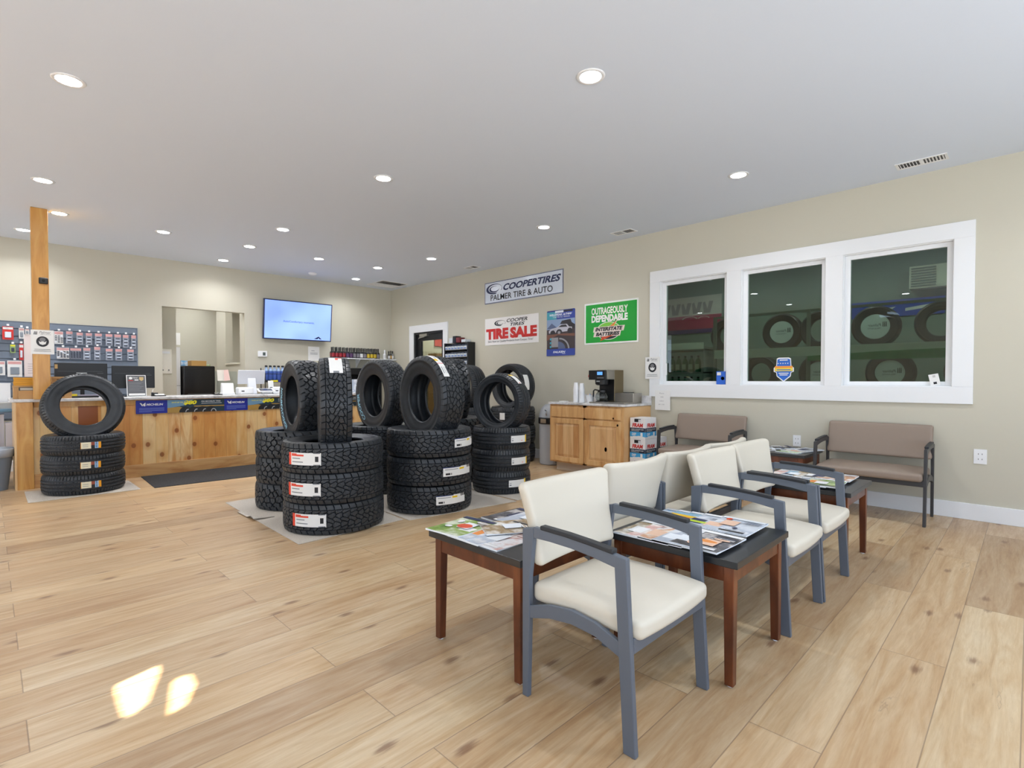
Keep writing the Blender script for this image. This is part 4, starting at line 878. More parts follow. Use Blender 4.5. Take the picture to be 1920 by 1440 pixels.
# literature on the right part of the counter
for i,(x,w,h,mm,l) in enumerate(((3.98,.05,.25,mat('tan_booklet',(190,160,130),.5),'tan booklet upright on the counter between the standing tires'),(4.10,.03,.22,mat('grey_booklet',(150,150,156),.5),'narrow grey booklet next to the tan one on the counter'),(4.22,.16,.24,COV[0],'blue sky brochure standing on the counter between the standing tires'),(4.42,.16,.22,COV[6],'white brochure standing on the counter seen through a tire'))):
    b=MB(); b.box(x-w/2,x+w/2,8.1,8.13,CT,CT+h); tag(b.build('brochure',mm,bevel=.001),l,'brochure')
# ------------------------------------------------------------ back wall
r=thing('television','wall mounted television showing a blue slide, on the back wall','television',(3.95,YB,2.255))
M=Matrix.Translation((0,-.13,0))@Matrix.Rotation(math.radians(-3),4,'Z')@Matrix.Rotation(math.radians(6),4,'X'); w,h=1.20,.69
TVB=mat('tv_bezel',(22,34,78),.3); BE=bpy.data.materials.new('tv_screen'); BE.use_nodes=True; t=NT(BE); o_,v_=t.coords('Object'); g=t.noise(v_,1.6,1); c=t.ramp(g,[(0.35,(118,146,238)),(0.65,(146,178,250))]); t.link(c,t.b.inputs['Emission Color']); t.b.inputs['Emission Strength'].default_value=1.0; t.b.inputs['Base Color'].default_value=(.02,.02,.03,1); t.b.inputs['Roughness'].default_value=.3
MB().box(-w/2,w/2,-.02,.03,-h/2,h/2,M=M).build('case',TVB,r,bevel=.004); MB().box(-w/2+.018,w/2-.018,-.0215,-.0195,-h/2+.018,h/2-.018,M=M).build('screen',BE,r)
MB().box(-.25,.25,-.11,-.002,-.18,.12).build('wall_bracket',BLACK,r)
s=Sign(w,h,.0001,2); s.mb=MB(); s.t=0
s.text('AutoComfortary moments.',w*.27,h*.43,w*.73,h*.50,0,.02); s.poly([(w*.73,h*.055),(w*.80,h*.125),(w*.85,h*.055),(w*.815,h*.055),(w*.80,h*.09),(w*.785,h*.055)],1)
s.build('slide_lettering',[mat('tv_text',(70,90,170),.5,emit=.6),mat('tv_logo',(14,22,70),.5)],None,None,M@frame((-w/2,-.022,-h/2),(1,0,0),(0,0,1)),parent=r)
r=thing('thermostat','white wall thermostat below the television','thermostat',(3.365,YB,1.65)); MB().box(-.075,.075,-.028,0,-.05,.05).build('case',WHITE,r,bevel=.006,seg=3); MB().box(.0,.045,-.0292,-.0282,-.028,.026).build('display',mat('lcd_grey',(84,96,92),.3),r)
s=Sign(.215,.26,.0012,0); s.rect(.06,.18,.12,.19,1); s.rect(.04,.14,.18,.148,1); s.rect(.04,.118,.18,.126,1); s.build('notice',[PAPER,mat('faint_ink',(150,150,154),.6)],'white paper notice on the back wall right under the television','notice',on_back(4.175,1.555))
# shelf of additive bottles
r=thing('wall_shelf','white shelf on brackets with a long row of additive bottles','shelf',(5.235,YB-.1,1.60)); MB().box(-.76,.70,-.10,.098,0,.02).build('board',TRIM,r,bevel=.002)
for x in (-.1,.45): MB().prism([(.098,0),(.098,-.16),(.085,-.16),(-.06,-.012),(-.06,0)],0,x-.008,x+.008).build('bracket',TRIM,r)
def bottle(label,capm,bodym,labm,h=.20,w=.066,d=.045,neck=.011,cf=.70):
    r=thing('additive_bottle',label,'bottle'); k=Matrix.Scale(d/w,4,(0,1,0))
    m=MB(); m.lathe([(w*.46,0),(w*.5,.006),(w*.5,h*(cf-.24)),(w*.44,h*(cf-.16)),(w*.22,h*(cf-.08)),(neck,h*(cf-.02)),(neck,h*min(.97,cf+.08))],18,0,k); m.build('body',bodym,r,smooth='angle')
    m=MB(); m.lathe([(neck*1.15,h*cf),(neck*1.15,h*.98),(neck*.9,h)],14); m.build('cap',capm,r,smooth='angle')
    m=MB(); m.lathe([(w*.508,h*.08),(w*.508,h*(cf-.26))],18,0,k,a0=PI*1.1,a1=PI*1.9); m.build('label_wrap',labm,r,smooth=True,fixn=False); return r
LABM={k:mat('bottle_label_'+k,c,.4) for k,c in (('red',(150,30,44)),('purple',(84,54,96)),('grey',(120,116,124)),('yellow',(196,168,40)),('white',(214,214,214)),('blue',(60,90,170)),('gold',(190,150,90)))}
protos={}
def getb(lab,**k):
    key=lab+str(sorted(k.items()))
    return protos.get(key),key
z=1.6205; GB='additive bottles on the white shelf'
ORD=['front','second','third','fourth','fifth','sixth','seventh','eighth','ninth','tenth','eleventh','twelfth','thirteenth','fourteenth','fifteenth']
seq=['red','red','red','red','purple','purple','grey','grey','white','grey','yellow','yellow','yellow','grey']
shown=set()
for i,lab in enumerate(seq):
    x=4.585+.0735*i
    for j in range(2):
        if lab not in protos: b=protos[lab]=bottle('',BLACK,BLACK,LABM[lab])
        else: b=dup(protos[lab])
        b.location=(x,YB-.155+.062*j,z); b.rotation_euler=(0,0,0)
        b['group']=GB; b['label']='black capped bottle, %s label, %s from left, %s row of shelf'%(lab,'first' if i==0 else ORD[i],'front' if j==0 else 'rear')
b=bottle('white bottle standing right of the black bottles on the white shelf',WHITE,WHITE,LABM['white'],.185,.06,.05); b.location=(5.70,YB-.13,z); b['group']=GB
b=dup(b,(5.75,YB-.07,z),label='white bottle at the rear right of the black row on the white shelf')
for i,(x,lab,h,l) in enumerate(((5.80,'white',.165,'slim dark bottle left of the gold labelled one on the white shelf'),(5.845,'gold',.175,'dark bottle with a gold label near the shelf end'),(5.885,'white',.17,'grey silver bottle second from the right shelf end'),)): 
    b=bottle(l,BLACK,BLACK if i<2 else mat('silver_bottle',(120,122,126),.3),LABM[lab],h,.05,.045); b.location=(x,YB-.13,z); b['group']=GB
# low rack of treatment bottles left of the tires
r=thing('bottle_rack','black wire display rack with blue treatment bottles behind the counter','display rack',(3.47,9.2,.0))
m=MB()
for zz in (.78,1.03,1.16): m.box(-.19,.19,-.10,.10,zz,zz+.015)
for x in (-.19,.18):
    for y in (-.10,.09): m.box(x,x+.012,y,y+.012,0,1.40 if y>0 else 1.32)
m.box(-.19,.19,-.104,-.10,1.16,1.20); m.tube([(-.19,-.10,1.30),(.19,-.10,1.30)],.005); m.build('rack_frame',BLACK,r)
q=MB(); q.box(-.10,.02,-.1065,-.1045,1.168,1.195); q.build('yellow_strip',YEL,r); q=MB(); q.box(.03,.17,-.1065,-.1045,1.168,1.195); q.build('blue_strip',BLU,r)
tb_=None
for i in range(5):
    if tb_ is None: tb_=bottle('',BLACK,mat('pale_blue_bottle',(150,176,210),.3),LABM['blue'],.27,.066,.06,.019,.90); b=tb_
    else: b=dup(tb_)
    b.location=(3.335+.068*i,9.19,1.1755); b['label']='pale blue treatment bottle, %s from the left in the black rack'%ORD[i].replace('front','first'); b['group']='treatment bottles in the black rack'
r=thing('black_cabinet','black open cabinet against the back wall under the bottle shelf','cabinet',(5.0,9.22,0)); m=MB(); m.box(-.45,-.42,-.2,.21,0,1.42); m.box(.42,.45,-.2,.21,0,1.42); m.box(-.42,.42,-.2,.21,1.30,1.42); m.box(-.42,.42,.19,.21,0,1.30); m.build('case',BLACK,r,bevel=.003); m=MB(); m.box(-.42,.42,-.19,.19,.9,.92); m.box(-.42,.42,-.19,.19,.45,.47); m.build('shelf',BLACK,r)
# slatwall with hanging packs
SL=mat('grey_slatwall',(112,124,140),.45); r=thing('slatwall_panel','grey slatwall panel on the back wall behind the monitors','display panel',(.64,YB-.001,1.35)); m=MB(); nsl=13
for i in range(nsl):
    z1=.61-i*.0985; zt=z1; m.box(-.93,.93,-.022,-.004,zt-.085 if i else zt-.085,zt)
m.box(-.93,.93,-.0045,0,-.68,.61); m.build('slats',SL,r,bevel=.002); MB().box(.93,.945,-.026,0,-.68,.615).build('edge_trim',SL,r)
MB().box(-.93,.945,-.027,0,.612,.618).build('top_trim',SL,r)
PKR=mat('red_card_header',(196,80,78),.5); PKP=mat('pale_red_header',(214,160,158),.5); BLIS=mat('blister_clear_grey',(150,156,168),.25); SLV=mat('silver_hardware',(206,210,218),.25,.6); DKH=mat('dark_hardware',(52,58,74),.4)
def pack(x0,x1,z1,z0,label,style='bag',name='hanging_pack'):
    w=x1-x0; h=z1-z0; x=(x0+x1)/2; r=thing(name,label,'packaged hardware',(x,YB-.062,z0),0,'hardware packs on the slatwall')
    hk=MB(); hk.tube([(0,.035,h+.012),(0,-.02,h+.014),(0,-.026,h+.022)],.003); hk.box(-.012,.012,-.03,-.022,h+.008,h+.032); hk.build('hook',WHITE,r)
    c=MB(); c.box(-w/2,w/2,-.001,.001,0,h); c.build('card',{'bag':PAPER if False else BLIS,'nuts':PAPER,'dark':mat('grey_card',(130,136,150),.4),'red':RED,'white':PAPER,'green':mat('green_card',(150,176,110),.5)}[style],r)
    if style in('bag','nuts','dark'):
        q=MB(); q.box(-w/2+.002,w/2-.002,-.004,-.001,h*.76,h*.97); q.build('header',PKP if style!='red' else RED,r)
        q=MB(); nx=4 if w>.1 else (3 if style=='nuts' else 1); nz=5 if style!='nuts' or w>.1 else 4
        for i in range(nx):
            for k in range(nz):
                cx=-w/2+w*(i+.5)/nx; cz=h*(.08+.62*(k+.5)/nz)
                if nx==1: q.box(cx-w*.28,cx+w*.28,-.012,-.001,cz-h*.03,cz+h*.03,0 if k%2 else 1)
                else: q.box(cx-w*.33/nx,cx+w*.33/nx,-.012,-.001,cz-h*.034,cz+h*.034,1 if style=='dark' or (i+k)%5 else 0,M=Matrix.Translation((cx,0,cz))@Matrix.Rotation(.4 if nx==4 else 0,4,'Y')@Matrix.Translation((-cx,0,-cz)))
        q.build('hardware',[SLV,DKH],r)
    else:
        q=MB(); q.box(-w*.3,w*.3,-.014,-.001,h*.15,h*.6); q.build('blister',{'red':SLV,'white':mat('grey_part',(130,140,150),.4),'green':DKH}[style],r,bevel=.004)
        q=MB(); q.box(-w*.45,w*.45,-.002,-.001,h*.78,h*.95); q.build('header',{'red':PAPER,'white':PKP,'green':YEL}[style],r)
nm=['first','second','third','fourth','fifth','sixth','seventh','eighth','ninth']
for i,(a,b,z1,z0) in enumerate([(.65,.74,1.86,1.69),(.77,.84,1.87,1.70),(.88,.95,1.86,1.69),(.98,1.05,1.86,1.69),(1.08,1.16,1.86,1.69),(1.20,1.28,1.86,1.69),(1.30,1.38,1.86,1.68),(1.40,1.47,1.86,1.67),(1.50,1.56,1.86,1.66)]):
    pack(a,b,z1,z0,'hardware pack in the upper slatwall row, %s right of the post'%nm[i],'nuts' if i==0 else 'bag')
for i,(a,b,z1,z0) in enumerate([(.67,.80,1.64,1.49),(.81,.93,1.64,1.49),(.95,1.03,1.65,1.48),(1.07,1.14,1.67,1.48),(1.20,1.28,1.65,1.48),(1.31,1.39,1.65,1.48),(1.45,1.53,1.65,1.48)]):
    pack(a,b,z1,z0,'hardware pack in the lower slatwall row, %s right of the post'%nm[i],('dark' if i==1 else 'nuts') if i<2 else 'bag')
pack(.145,.25,1.89,1.72,'red carded item at the top left of the slatwall','red'); pack(.30,.35,1.88,1.74,'narrow white pack left of the post on the slatwall','white'); pack(.36,.40,1.87,1.80,'tiny blue white pack nearest the post on the slatwall','white')
pack(.215,.265,1.66,1.55,'small green pack in the second row left of the post','green'); pack(.30,.34,1.67,1.46,'red strip pack left of the long white paper','red'); pack(.185,.325,1.45,1.24,'large white blister card with a hose clamp left of the post','white'); pack(.04,.165,1.44,1.26,'wire loop on a pale card at the far left of the slatwall','white'); pack(.05,.12,1.66,1.50,'small pack at the left frame edge on the slatwall','bag'); pack(.05,.125,1.88,1.72,'pack cut by the left frame edge in the top row','bag')
s=Sign(.10,.56,.001,0)
for i in range(5): s.rect(.035,.05+.03*i,.095,.053+.03*i,1)
s.build('price_list',[mat('pale_pink_paper',(226,212,208),.6),INK],'long pale paper list hanging on the slatwall left of the post','notice',on_back(.345,1.24,.055))
# boxes and bin behind the left end of the counter
carton('equipment_case',-.12,.20,8.55,8.85,.86,.93,mat('beige_grey_plastic',(170,168,164),.5),'flat grey device on the side desk left of the counter')
r=thing('side_desk','blue grey topped side desk at the left edge behind the counter','desk',(-.2,8.7,0)); MB().box(-.7,.40,-.3,.3,.83,.86).build('desk_top',mat('teal_blue_laminate',(92,130,156),.4),r,bevel=.003); MB().box(-.7,-.67,-.28,.28,0,.83).build('side_panel',mat('dark_grey_panel',(86,86,92),.5),r); MB().box(.25,.28,-.28,.28,0,.83).build('side_panel',mat('dark_grey_panel',(86,86,92),.5),r)
carton('storage_box',-.25,.13,8.45,8.60,.30,.80,mat('pale_lilac_card',(206,204,212),.6),'tall pale box under the side desk at the frame edge'); carton('storage_box',.14,.235,8.42,8.60,.30,.70,mat('pale_lilac_card',(206,204,212),.6),'shorter pale box under the side desk beside the counter end')
MB().box(-.3,.24,8.40,8.62,.27,.30).build('low_shelf',mat('dark_grey_panel',(86,86,92),.5)); tag(bpy.data.objects['low_shelf'],'dark low shelf under the side desk carrying the pale boxes','shelf')
carton('white_printer_box',.06,.20,8.9,9.1,.865,1.16,mat('white_plastic',(235,236,238),.35),'white boxy device standing on the side desk at the left edge')
r=thing('trash_can','blue grey wastebasket with a clear liner at the left frame edge','trash can',(.03,7.97,0)); m=MB(); m.lathe([(.115,0),(.165,.43),(.170,.43),(.160,.425),(.112,.006)],32); m.build('can',GREYPL,r,smooth='angle'); m=MB(); m.lathe([(.166,.36),(.178,.44),(.172,.455),(.150,.40)],40); m.build('liner',mat('clear_liner',(176,188,204),.25),r,smooth=True)
# ------------------------------------------------------------ back corridor contents
r=thing('black_refrigerator','glossy black cabinet standing in the back corridor','cabinet',(2.76,11.35,0)); MB().box(-.23,.30,-.34,.34,0,1.46).build('case',mat('gloss_black',(22,20,22),.18),r,bevel=.02,seg=3); MB().box(-.22,.29,-.36,-.342,.03,1.40).build('door',mat('gloss_black',(22,20,22),.18),r,bevel=.02,seg=3); MB().box(-.16,.24,-.372,-.362,.93,.95).build('door_seam',mat('dark_seam',(60,58,60),.4),r)
carton('open_carton',2.70,2.95,11.15,11.4,1.462,1.56,mat('orange_kraft',(204,158,92),.7),'open orange brown carton on top of the black cabinet')
for x,y,a,mm,l in ((2.60,11.2,.0,COV[4],'blue white packet pile at the left on the black cabinet'),(2.98,11.2,0,COV[1],'yellow green packet at the right on the black cabinet')):
    tag(MB().box(x-.06,x+.05,y,y+.15,1.462,1.56 if x<2.7 else 1.50).build('packet',mm,bevel=.008),l,'packet')
r=thing('tall_white_cabinet','tall narrow white cabinet edge in the back corridor','cabinet',(2.40,11.4,0)); MB().box(-.15,.11,-.3,.3,0,1.80).build('case',mat('off_white_enamel',(220,220,220),.3),r,bevel=.006); MB().box(-.15,.112,-.302,-.3,1.09,1.10).build('door_gap',mat('grey_gap',(150,150,150),.5),r)
tag(MB().box(2.40,2.51,11.09,11.098,1.84,2.06).build('notice',PAPER),'white paper above the tall white cabinet in the back corridor','notice')
r=thing('access_panel','white wall panel with two small knobs left inside the corridor','panel',(2.07,10.02,1.50)); MB().box(-.09,.07,-.014,0,-.20,.20).build('cover',mat('ivory_panel',(226,222,210),.4),r,bevel=.003); MB().box(-.06,.045,-.018,-.014,.13,.165).build('handle_strip',WHITE,r); q=MB(); q.box(-.06,-.045,-.020,-.014,-.15,-.13); q.box(.02,.035,-.020,-.014,-.15,-.13); q.build('knob',mat('knob_grey',(90,90,90),.4),r)
r=thing('ledge_card','white folded card standing on the corridor ledge','sign',(3.145,10.25,1.401)); MB().prism([(-.05,0),(-.046,0),(.002,.11),(-.002,.11)],1,-.17,.17).build('front_leaf',PAPER,r); MB().prism([(.046,0),(.05,0),(.002,.11),(-.002,.11)],1,-.17,.17).build('rear_leaf',PAPER,r)
tag(MB().prism([(-.03,0),(.03,0),(.025,.07),(-.01,.09)],1,-.05,.05).build('card_reader',BLACK,bevel=.006,loc=(3.15,9.80,1.401)),'small dark object at the near end of the corridor ledge','device')
# ------------------------------------------------------------ coffee cabinet
r=thing('coffee_cabinet','hickory base cabinet carrying the coffee brewer against the window wall','cabinet',(5.63,3.995,0))
x0=-.31; x1=.305; ya,yb=-.575,.575   # front faces -x; ya is the end nearer the camera
MB().box(x0+.02,x1,ya,yb,.115,.875).build('carcass',HICK,r)
MB().box(x0+.09,x1,ya+.01,yb-.04,0,.115).build('toe_kick',mat('pale_toe_kick',(196,180,160),.5),r)
m=MB()
for a,b in ((ya,ya+.05),(-.03,.03),(yb-.05,yb)): m.box(x0,x0+.02,a,b,.115,.875)
for a,b in ((.115,.15),(.69,.725),(.845,.875)): m.box(x0,x0+.02,ya+.05,yb-.05,a,b)
m.build('face_frame',HICKF,r,bevel=.001)
for k,(a,b) in enumerate(((ya+.035,-.012),(.012,yb-.035))):
    MB().box(x0-.019,x0-.001,a,b,.715,.850).build('drawer_front',HICKF,r,bevel=.005)
    m=MB(); w=.062; z0,z1=.135,.695
    for (p,q,u,v) in ((a,a+w,z0,z1),(b-w,b,z0,z1),(a+w,b-w,z0,z0+w),(a+w,b-w,z1-w,z1)): m.box(x0-.019,x0-.001,p,q,u,v)
    d=m.build('door',HICKF,r,bevel=.003)
    m=MB(); A=(a+w,b-w,z0+w,z1-w); i=.035; X0,X1=x0-.006,x0-.016
    vs=[(X0,A[0],A[2]),(X0,A[1],A[2]),(X0,A[1],A[3]),(X0,A[0],A[3]),(X1,A[0]+i,A[2]+i),(X1,A[1]-i,A[2]+i),(X1,A[1]-i,A[3]-i),(X1,A[0]+i,A[3]-i)]
    m.add(vs,[(0,1,5,4),(1,2,6,5),(2,3,7,6),(3,0,4,7),(4,5,6,7)]); m.build('raised_panel',HICK,d)
KN=mat('dark_knot',(78,40,18),.4)
m=MB()
for y,z,a,b in ((-.33,.35,.018,.028),(-.44,.735,.012,.012),(-.50,.655,.012,.014)): m.lathe([(.0001,0),(1,0)],16,0,Matrix.Translation((x0-(.0165 if z<.6 else .0197),y,z))@Matrix.Rotation(-PI/2,4,'Y')@Matrix.Diagonal((b,a,1,1)))
m.build('knot',KN,r,fixn=False)
m=MB(); m.box(5.295,5.935,3.405,4.585,.878,.905); m.box(5.915,5.935,3.405,4.585,.905,1.0); cw=tag(m.build('coffee_worktop',MARB,bevel=.004,seg=3),'short marble patterned worktop with a low backsplash on the coffee cabinet','countertop'); WT=.905
BROWN=mat('coffee_steel_side',(136,124,100),.32,.85)
r=thing('coffee_brewer','stainless steel coffee brewer with a glass pot on the hickory cabinet','coffee maker',(5.62,3.86,WT+.001))
# local: front faces -x; width along y, widest plate at the bottom
MB().box(-.22,.17,-.40,.13,0,.018).build('base',STEEL,r,bevel=.004)
MB().box(-.03,.17,-.13,.10,.018,.42).build('column',BROWN,r,bevel=.004)
MB().box(-.19,-.03,-.13,.02,.30,.42).build('hood',STEEL,r,bevel=.003)
m=MB(); m.box(-.22,-.03,.02,.135,.295,.415); m.box(-.225,-.19,-.11,.02,.295,.415); hd=m.build('control_panel',BLACK,r,bevel=.004)
MB().box(-.2265,-.2255,-.08,-.0,.355,.395).build('display',mat('blue_lcd',(90,150,230),.2,emit=.6),hd); MB().box(-.2265,-.2255,-.10,.0,.31,.33).build('button_row',mat('grey_detail',(90,92,96),.5),hd)
MB().box(-.032,-.026,-.12,.10,.03,.30).build('splash_panel',BLACK,r)
m=MB(); m.lathe([(.055,.225),(.078,.235),(.085,.295)],28,0,Matrix.Translation((-.125,.0,0))); fb=m.build('filter_basket',BLACK,r,smooth='angle'); MB().box(-.235,-.195,-.02,.02,.245,.262).build('basket_handle',BLACK,fb); MB().box(-.212,-.2105,-.03,.02,.268,.284).build('basket_label',mat('grey_metal_label',(170,170,170),.4),fb)
m=MB(); m.tube([(-.12,.14,.385),(-.14,.165,.38),(-.15,.18,.355),(-.15,.185,.33)],.009); m.build('faucet',RED,r)
MB().box(-.03,.17,-.40,-.13,.018,.13).build('warmer_housing',STEEL,r,bevel=.004); MB().cyl(.07,-.27,.13,.137,.07,24).build('warmer_plate',BLACK,r); MB().cyl(-.125,.0,.018,.026,.078,28).build('hot_plate',BLACK,r)
p=thing('coffee_pot','empty glass coffee pot with a black handle standing under the brewer','coffee pot',(5.495,3.86,WT+.0285)); m=MB(); m.lathe([(.055,0),(.078,.015),(.084,.05),(.070,.09),(.050,.115),(.048,.13)],28); m.build('glass_body',mk_glass('pot_glass',(214,220,218)),p,smooth=True,fixn=False); m=MB(); m.lathe([(.050,.11),(.053,.112),(.053,.135),(.030,.145),(.0001,.146)],28); m.build('collar',BLACK,p,smooth='angle'); MB().tube([(-.02,.045,.135),(-.03,.085,.142),(-.03,.105,.125),(-.03,.108,.05)],.009).build('handle',BLACK,p); MB().tube([(.0,.0,.075),(.085*.0+.0,-.02,.076)],.004).build('level_mark',CHROME,p)
def cupstack(y,x,n,h,l):
    c=thing('cup_stack',l,'cup',(x,y,WT+.0005)); m=MB(); prof=[(.037,0)]
    for i in range(n): z=.004+i*h; prof+=[(.0385,z),(.0385,z+h*.45),(.0365,z+h*.5),(.0365,z+h)]
    z=prof[-1][1]; prof+=[(.037,z),(.027,z+.085),(.0001,z+.086)]; m.lathe(prof,24); m.build('cups',WHITE,c,smooth='angle'); return c
cupstack(4.225,5.44,18,.0095,'tall stack of white foam cups, upside down, left of the brewer'); cupstack(4.14,5.45,17,.0095,'second stack of white foam cups next to the brewer')
r=thing('creamer_tub','white tub of creamers between the cups and the brewer','tub',(5.52,4.06,WT+.0005)); m=MB(); m.lathe([(.042,0),(.058,.10),(.060,.10),(.056,.095),(.040,.006)],24); m.build('tub',WHITE,r,smooth='angle'); m=MB()
for i in range(5): m.cyl(.02*math.cos(i*1.26),.02*math.sin(i*1.26),.085,.112,.014,10,m=i%2)
m.build('creamers',[mat('pale_peach',(226,200,176),.5),mat('pale_blue_lid',(180,196,220),.5)],r)
tag(MB().box(5.42,5.50,4.40,4.50,WT+.0005,WT+.012).build('napkins',PAPER,bevel=.002),'small pile of white napkins at the left end of the coffee worktop','napkins')
# filter boxes
NVB=mat('box_navy',(34,44,66),.5); CYB=mat('box_cyan',(60,160,214),.5)
def fram(x,y,z,lx,ly,h,label):
    r=thing('filter_box',label,'box',(x,y,z),0,'branded filter boxes beside the coffee cabinet')
    MB().box(-lx/2,lx/2,-ly/2,ly/2,0,h-.001).build('carton',mat('white_carton',(232,230,230),.5),r,bevel=.002)
    def face(w,M,hole):
        s=Sign(w,h,.0003,0); s.mb=MB(); s.t=0
        s.rect(0,h*.33,w,h*.52,1); s.rect(0,h*.10,w,h*.33,2); s.poly([(w*.0,h*.0),(w,h*.0),(w,h*.10),(w*.6,h*.15),(0,h*.06)],0)
        s.text('FRAM',w*.16,h*.55,w*.86,h*.74,3,.045,.12); s.text('DIESEL EXHAUST FLUID',w*.1,h*.42,w*.9,h*.47,0,.02); s.rect(w*.1,h*.37,w*.6,h*.385,0); s.text('DEF',w*.14,h*.16,w*.42,h*.28,0,.03,.1); s.rect(w*.70,h*.13,w*.84,h*.30,0); s.rect(w*.2,h*.10,w*.6,h*.13,0)
        if hole: s.rect(w*.30,h*.80,w*.72,h*.95,4); s.rect(w*.56,h*.80,w*.72,h*.92,5)
        s.build('printed_side',[PAPER,NVB,CYB,RED,INK,mat('pale_grey_plastic',(214,216,222),.35)],None,None,M,parent=r)
    face(ly,frame((-lx/2-.0008,ly/2,0),(0,-1,0),(0,0,1)),True); face(lx,frame((-lx/2,-ly/2-.0008,0),(1,0,0),(0,0,1)),False)
for k,l in enumerate(('bottom','middle','topmost')): fram(5.545,3.295,.0005+.2505*k,.25,.205,.25,'white, navy and cyan filter box against the cabinet side, %s of its stack of three'%l)
for k,l in enumerate(('lower','upper')): fram(5.805,3.295,.0005+.2505*k,.25,.205,.25,'%s filter box of the pile of two nearer the wall'%l)
r=thing('waste_bin','tall light grey bin with a black band between tires and coffee cabinet','trash can',(5.66,4.86,0)); m=MB(); m.lathe([(.135,0),(.15,.015),(.158,.60)],36); m.build('body',BIN,r,smooth='angle'); m=MB(); m.lathe([(.168,.58),(.170,.59),(.170,.66),(.160,.67)],36); m.build('band',BLACK,r,smooth='angle'); m=MB(); m.lathe([(.160,.66),(.155,.72),(.125,.80),(.07,.85),(.0001,.862)],36); lid=m.build('dome_lid',BIN,r,smooth='angle'); MB().box(-.176,-.168,-.07,.03,.595,.65).build('chrome_plate',STEEL,r,bevel=.002); m=MB(); m.tube([(-.155,-.06,.70),(-.17,-.07,.73),(-.15,-.06,.765),(-.135,-.02,.775)],.006); m.build('flap_ring',CHROME,lid)
# outlets
def outlet(y,z,w,h,l):
    r=thing('wall_outlet',l,'electrical outlet',(XW,y,z)); MB().box(-.006,0,-w/2,w/2,-h/2,h/2).build('plate',WHITE,r,bevel=.002)
    m=MB()
    for dz in (-.022,.022):
        for dy in (-.012,.012): m.box(-.0066,-.006,dy-.0018,dy+.0018,dz-.006,dz+.006)
    m.build('slots',BLACK,r)
outlet(1.72,.565,.075,.118,'white wall outlet above the table between the two benches'); outlet(.297,.548,.085,.125,'white wall outlet right of the right bench')
# ------------------------------------------------------------ signs on the right wall
SILV=mat('silver_sign_edge',(150,156,176),.3,.6); SGW=mat('glossy_white_sign',(216,224,236),.12); 
w,h=1.70,.355; s=Sign(w,h,.006,3); s.rect(.008,.008,w-.008,h-.008,1); s.rect(.014,.014,w-.014,h-.014,0)
def swoosh(s,cx,cy,rx,ry,m,bg):
    s.ell(cx,cy,rx,ry,m,40); s.ell(cx+rx*.13,cy+ry*.05,rx*.84,ry*.80,bg,40); s.ell(cx+rx*.02,cy-ry*.05,rx*.62,ry*.62,m,36); s.ell(cx+rx*.12,cy+ry*.03,rx*.52,ry*.48,bg,36); s.poly([(cx+rx*.2,cy-ry*1.0),(cx+rx*1.1,cy-ry*1.1),(cx+rx*1.1,cy-ry*.3),(cx+rx*.45,cy-ry*.62)],bg)
swoosh(s,.23,.235,.19,.085,1,0); s.text('COOPERTIRES',.45,.185,1.66,.29,1,.035,.3); s.text('PALMER TIRE & AUTO',.15,.045,1.50,.14,2,.01)
s.build('shop_sign',[SGW,NAVY,INK,SILV],'long white enamel sign with tire maker and shop name high on the wall','sign',on_right(6.545,2.466))
w,h=1.21,.445; s=Sign(w,h,.004,0); swoosh(s,.36,.355,.13,.048,2,0); s.text('COOPER',.52,.355,.98,.41,2,.02,.25); s.text('TIRES',.60,.29,.92,.34,2,.02,.25); s.text('TIRE',.03,.095,.56,.27,1,.06); s.text('SALE',.60,.095,1.18,.27,1,.06); s.text('Save Now on Quality Products from Cooper Tires!',.08,.035,1.10,.078,3)
s.build('sale_banner',[mat('banner_white',(238,236,234),.5),RED,INK,mat('grey_ink_dark',(80,80,86),.5)],'white banner with large red TIRE SALE lettering on the wall','banner',on_right(6.54,1.775)@Matrix.Rotation(0,4,'Z'))
w,h=.53,.67; s=Sign(w,h,.004,0,.015); 
s.rect(0,h*.80,w,h*.97,1); s.rect(0,h*.80,w*.35,h*.97,7); s.rect(w*.3,h*.94,w*.6,h*.985,4); s.rect(w*.6,h*.95,w*.92,h*.985,8); s.text('WILDPEAK A/T4W',w*.10,h*.875,w*.90,h*.925,4,.03,.3); s.text('A BETTER ALL TERRAIN',w*.22,h*.835,w*.82,h*.86,4)
s.rect(0,h*.14,w,h*.80,2); s.poly([(0,h*.58),(0,h*.80),(w,h*.80),(w,h*.60)],3); s.poly([(0,h*.60),(w*.18,h*.72),(w*.4,h*.60)],9); s.poly([(w*.45,h*.60),(w*.75,h*.77),(w,h*.66),(w,h*.58)],8)
# pale pickup truck
s.poly([(w*.07,h*.55),(w*.16,h*.60),(w*.36,h*.62),(w*.50,h*.68),(w*.72,h*.685),(w*.80,h*.62),(w*.90,h*.61),(w*.90,h*.53),(w*.08,h*.50)],5); s.poly([(w*.42,h*.625),(w*.53,h*.668),(w*.69,h*.67),(w*.74,h*.62)],8); s.poly([(w*.48,h*.69),(w*.55,h*.76),(w*.85,h*.78),(w*.92,h*.66),(w*.78,h*.68)],8)
s.ell(w*.22,h*.505,w*.09,h*.058,8); s.ell(w*.45,h*.505,w*.11,h*.075,8); s.ell(w*.45,h*.505,w*.05,h*.035,6); s.ell(w*.83,h*.53,w*.085,h*.065,8); s.rect(w*.24,h*.56,w*.34,h*.575,6)
s.poly([(0,h*.34),(w*.4,h*.45),(w,h*.41),(w,h*.47),(w*.5,h*.48),(0,h*.47)],10); s.rect(w*.17,h*.19,w*.42,h*.40,6)
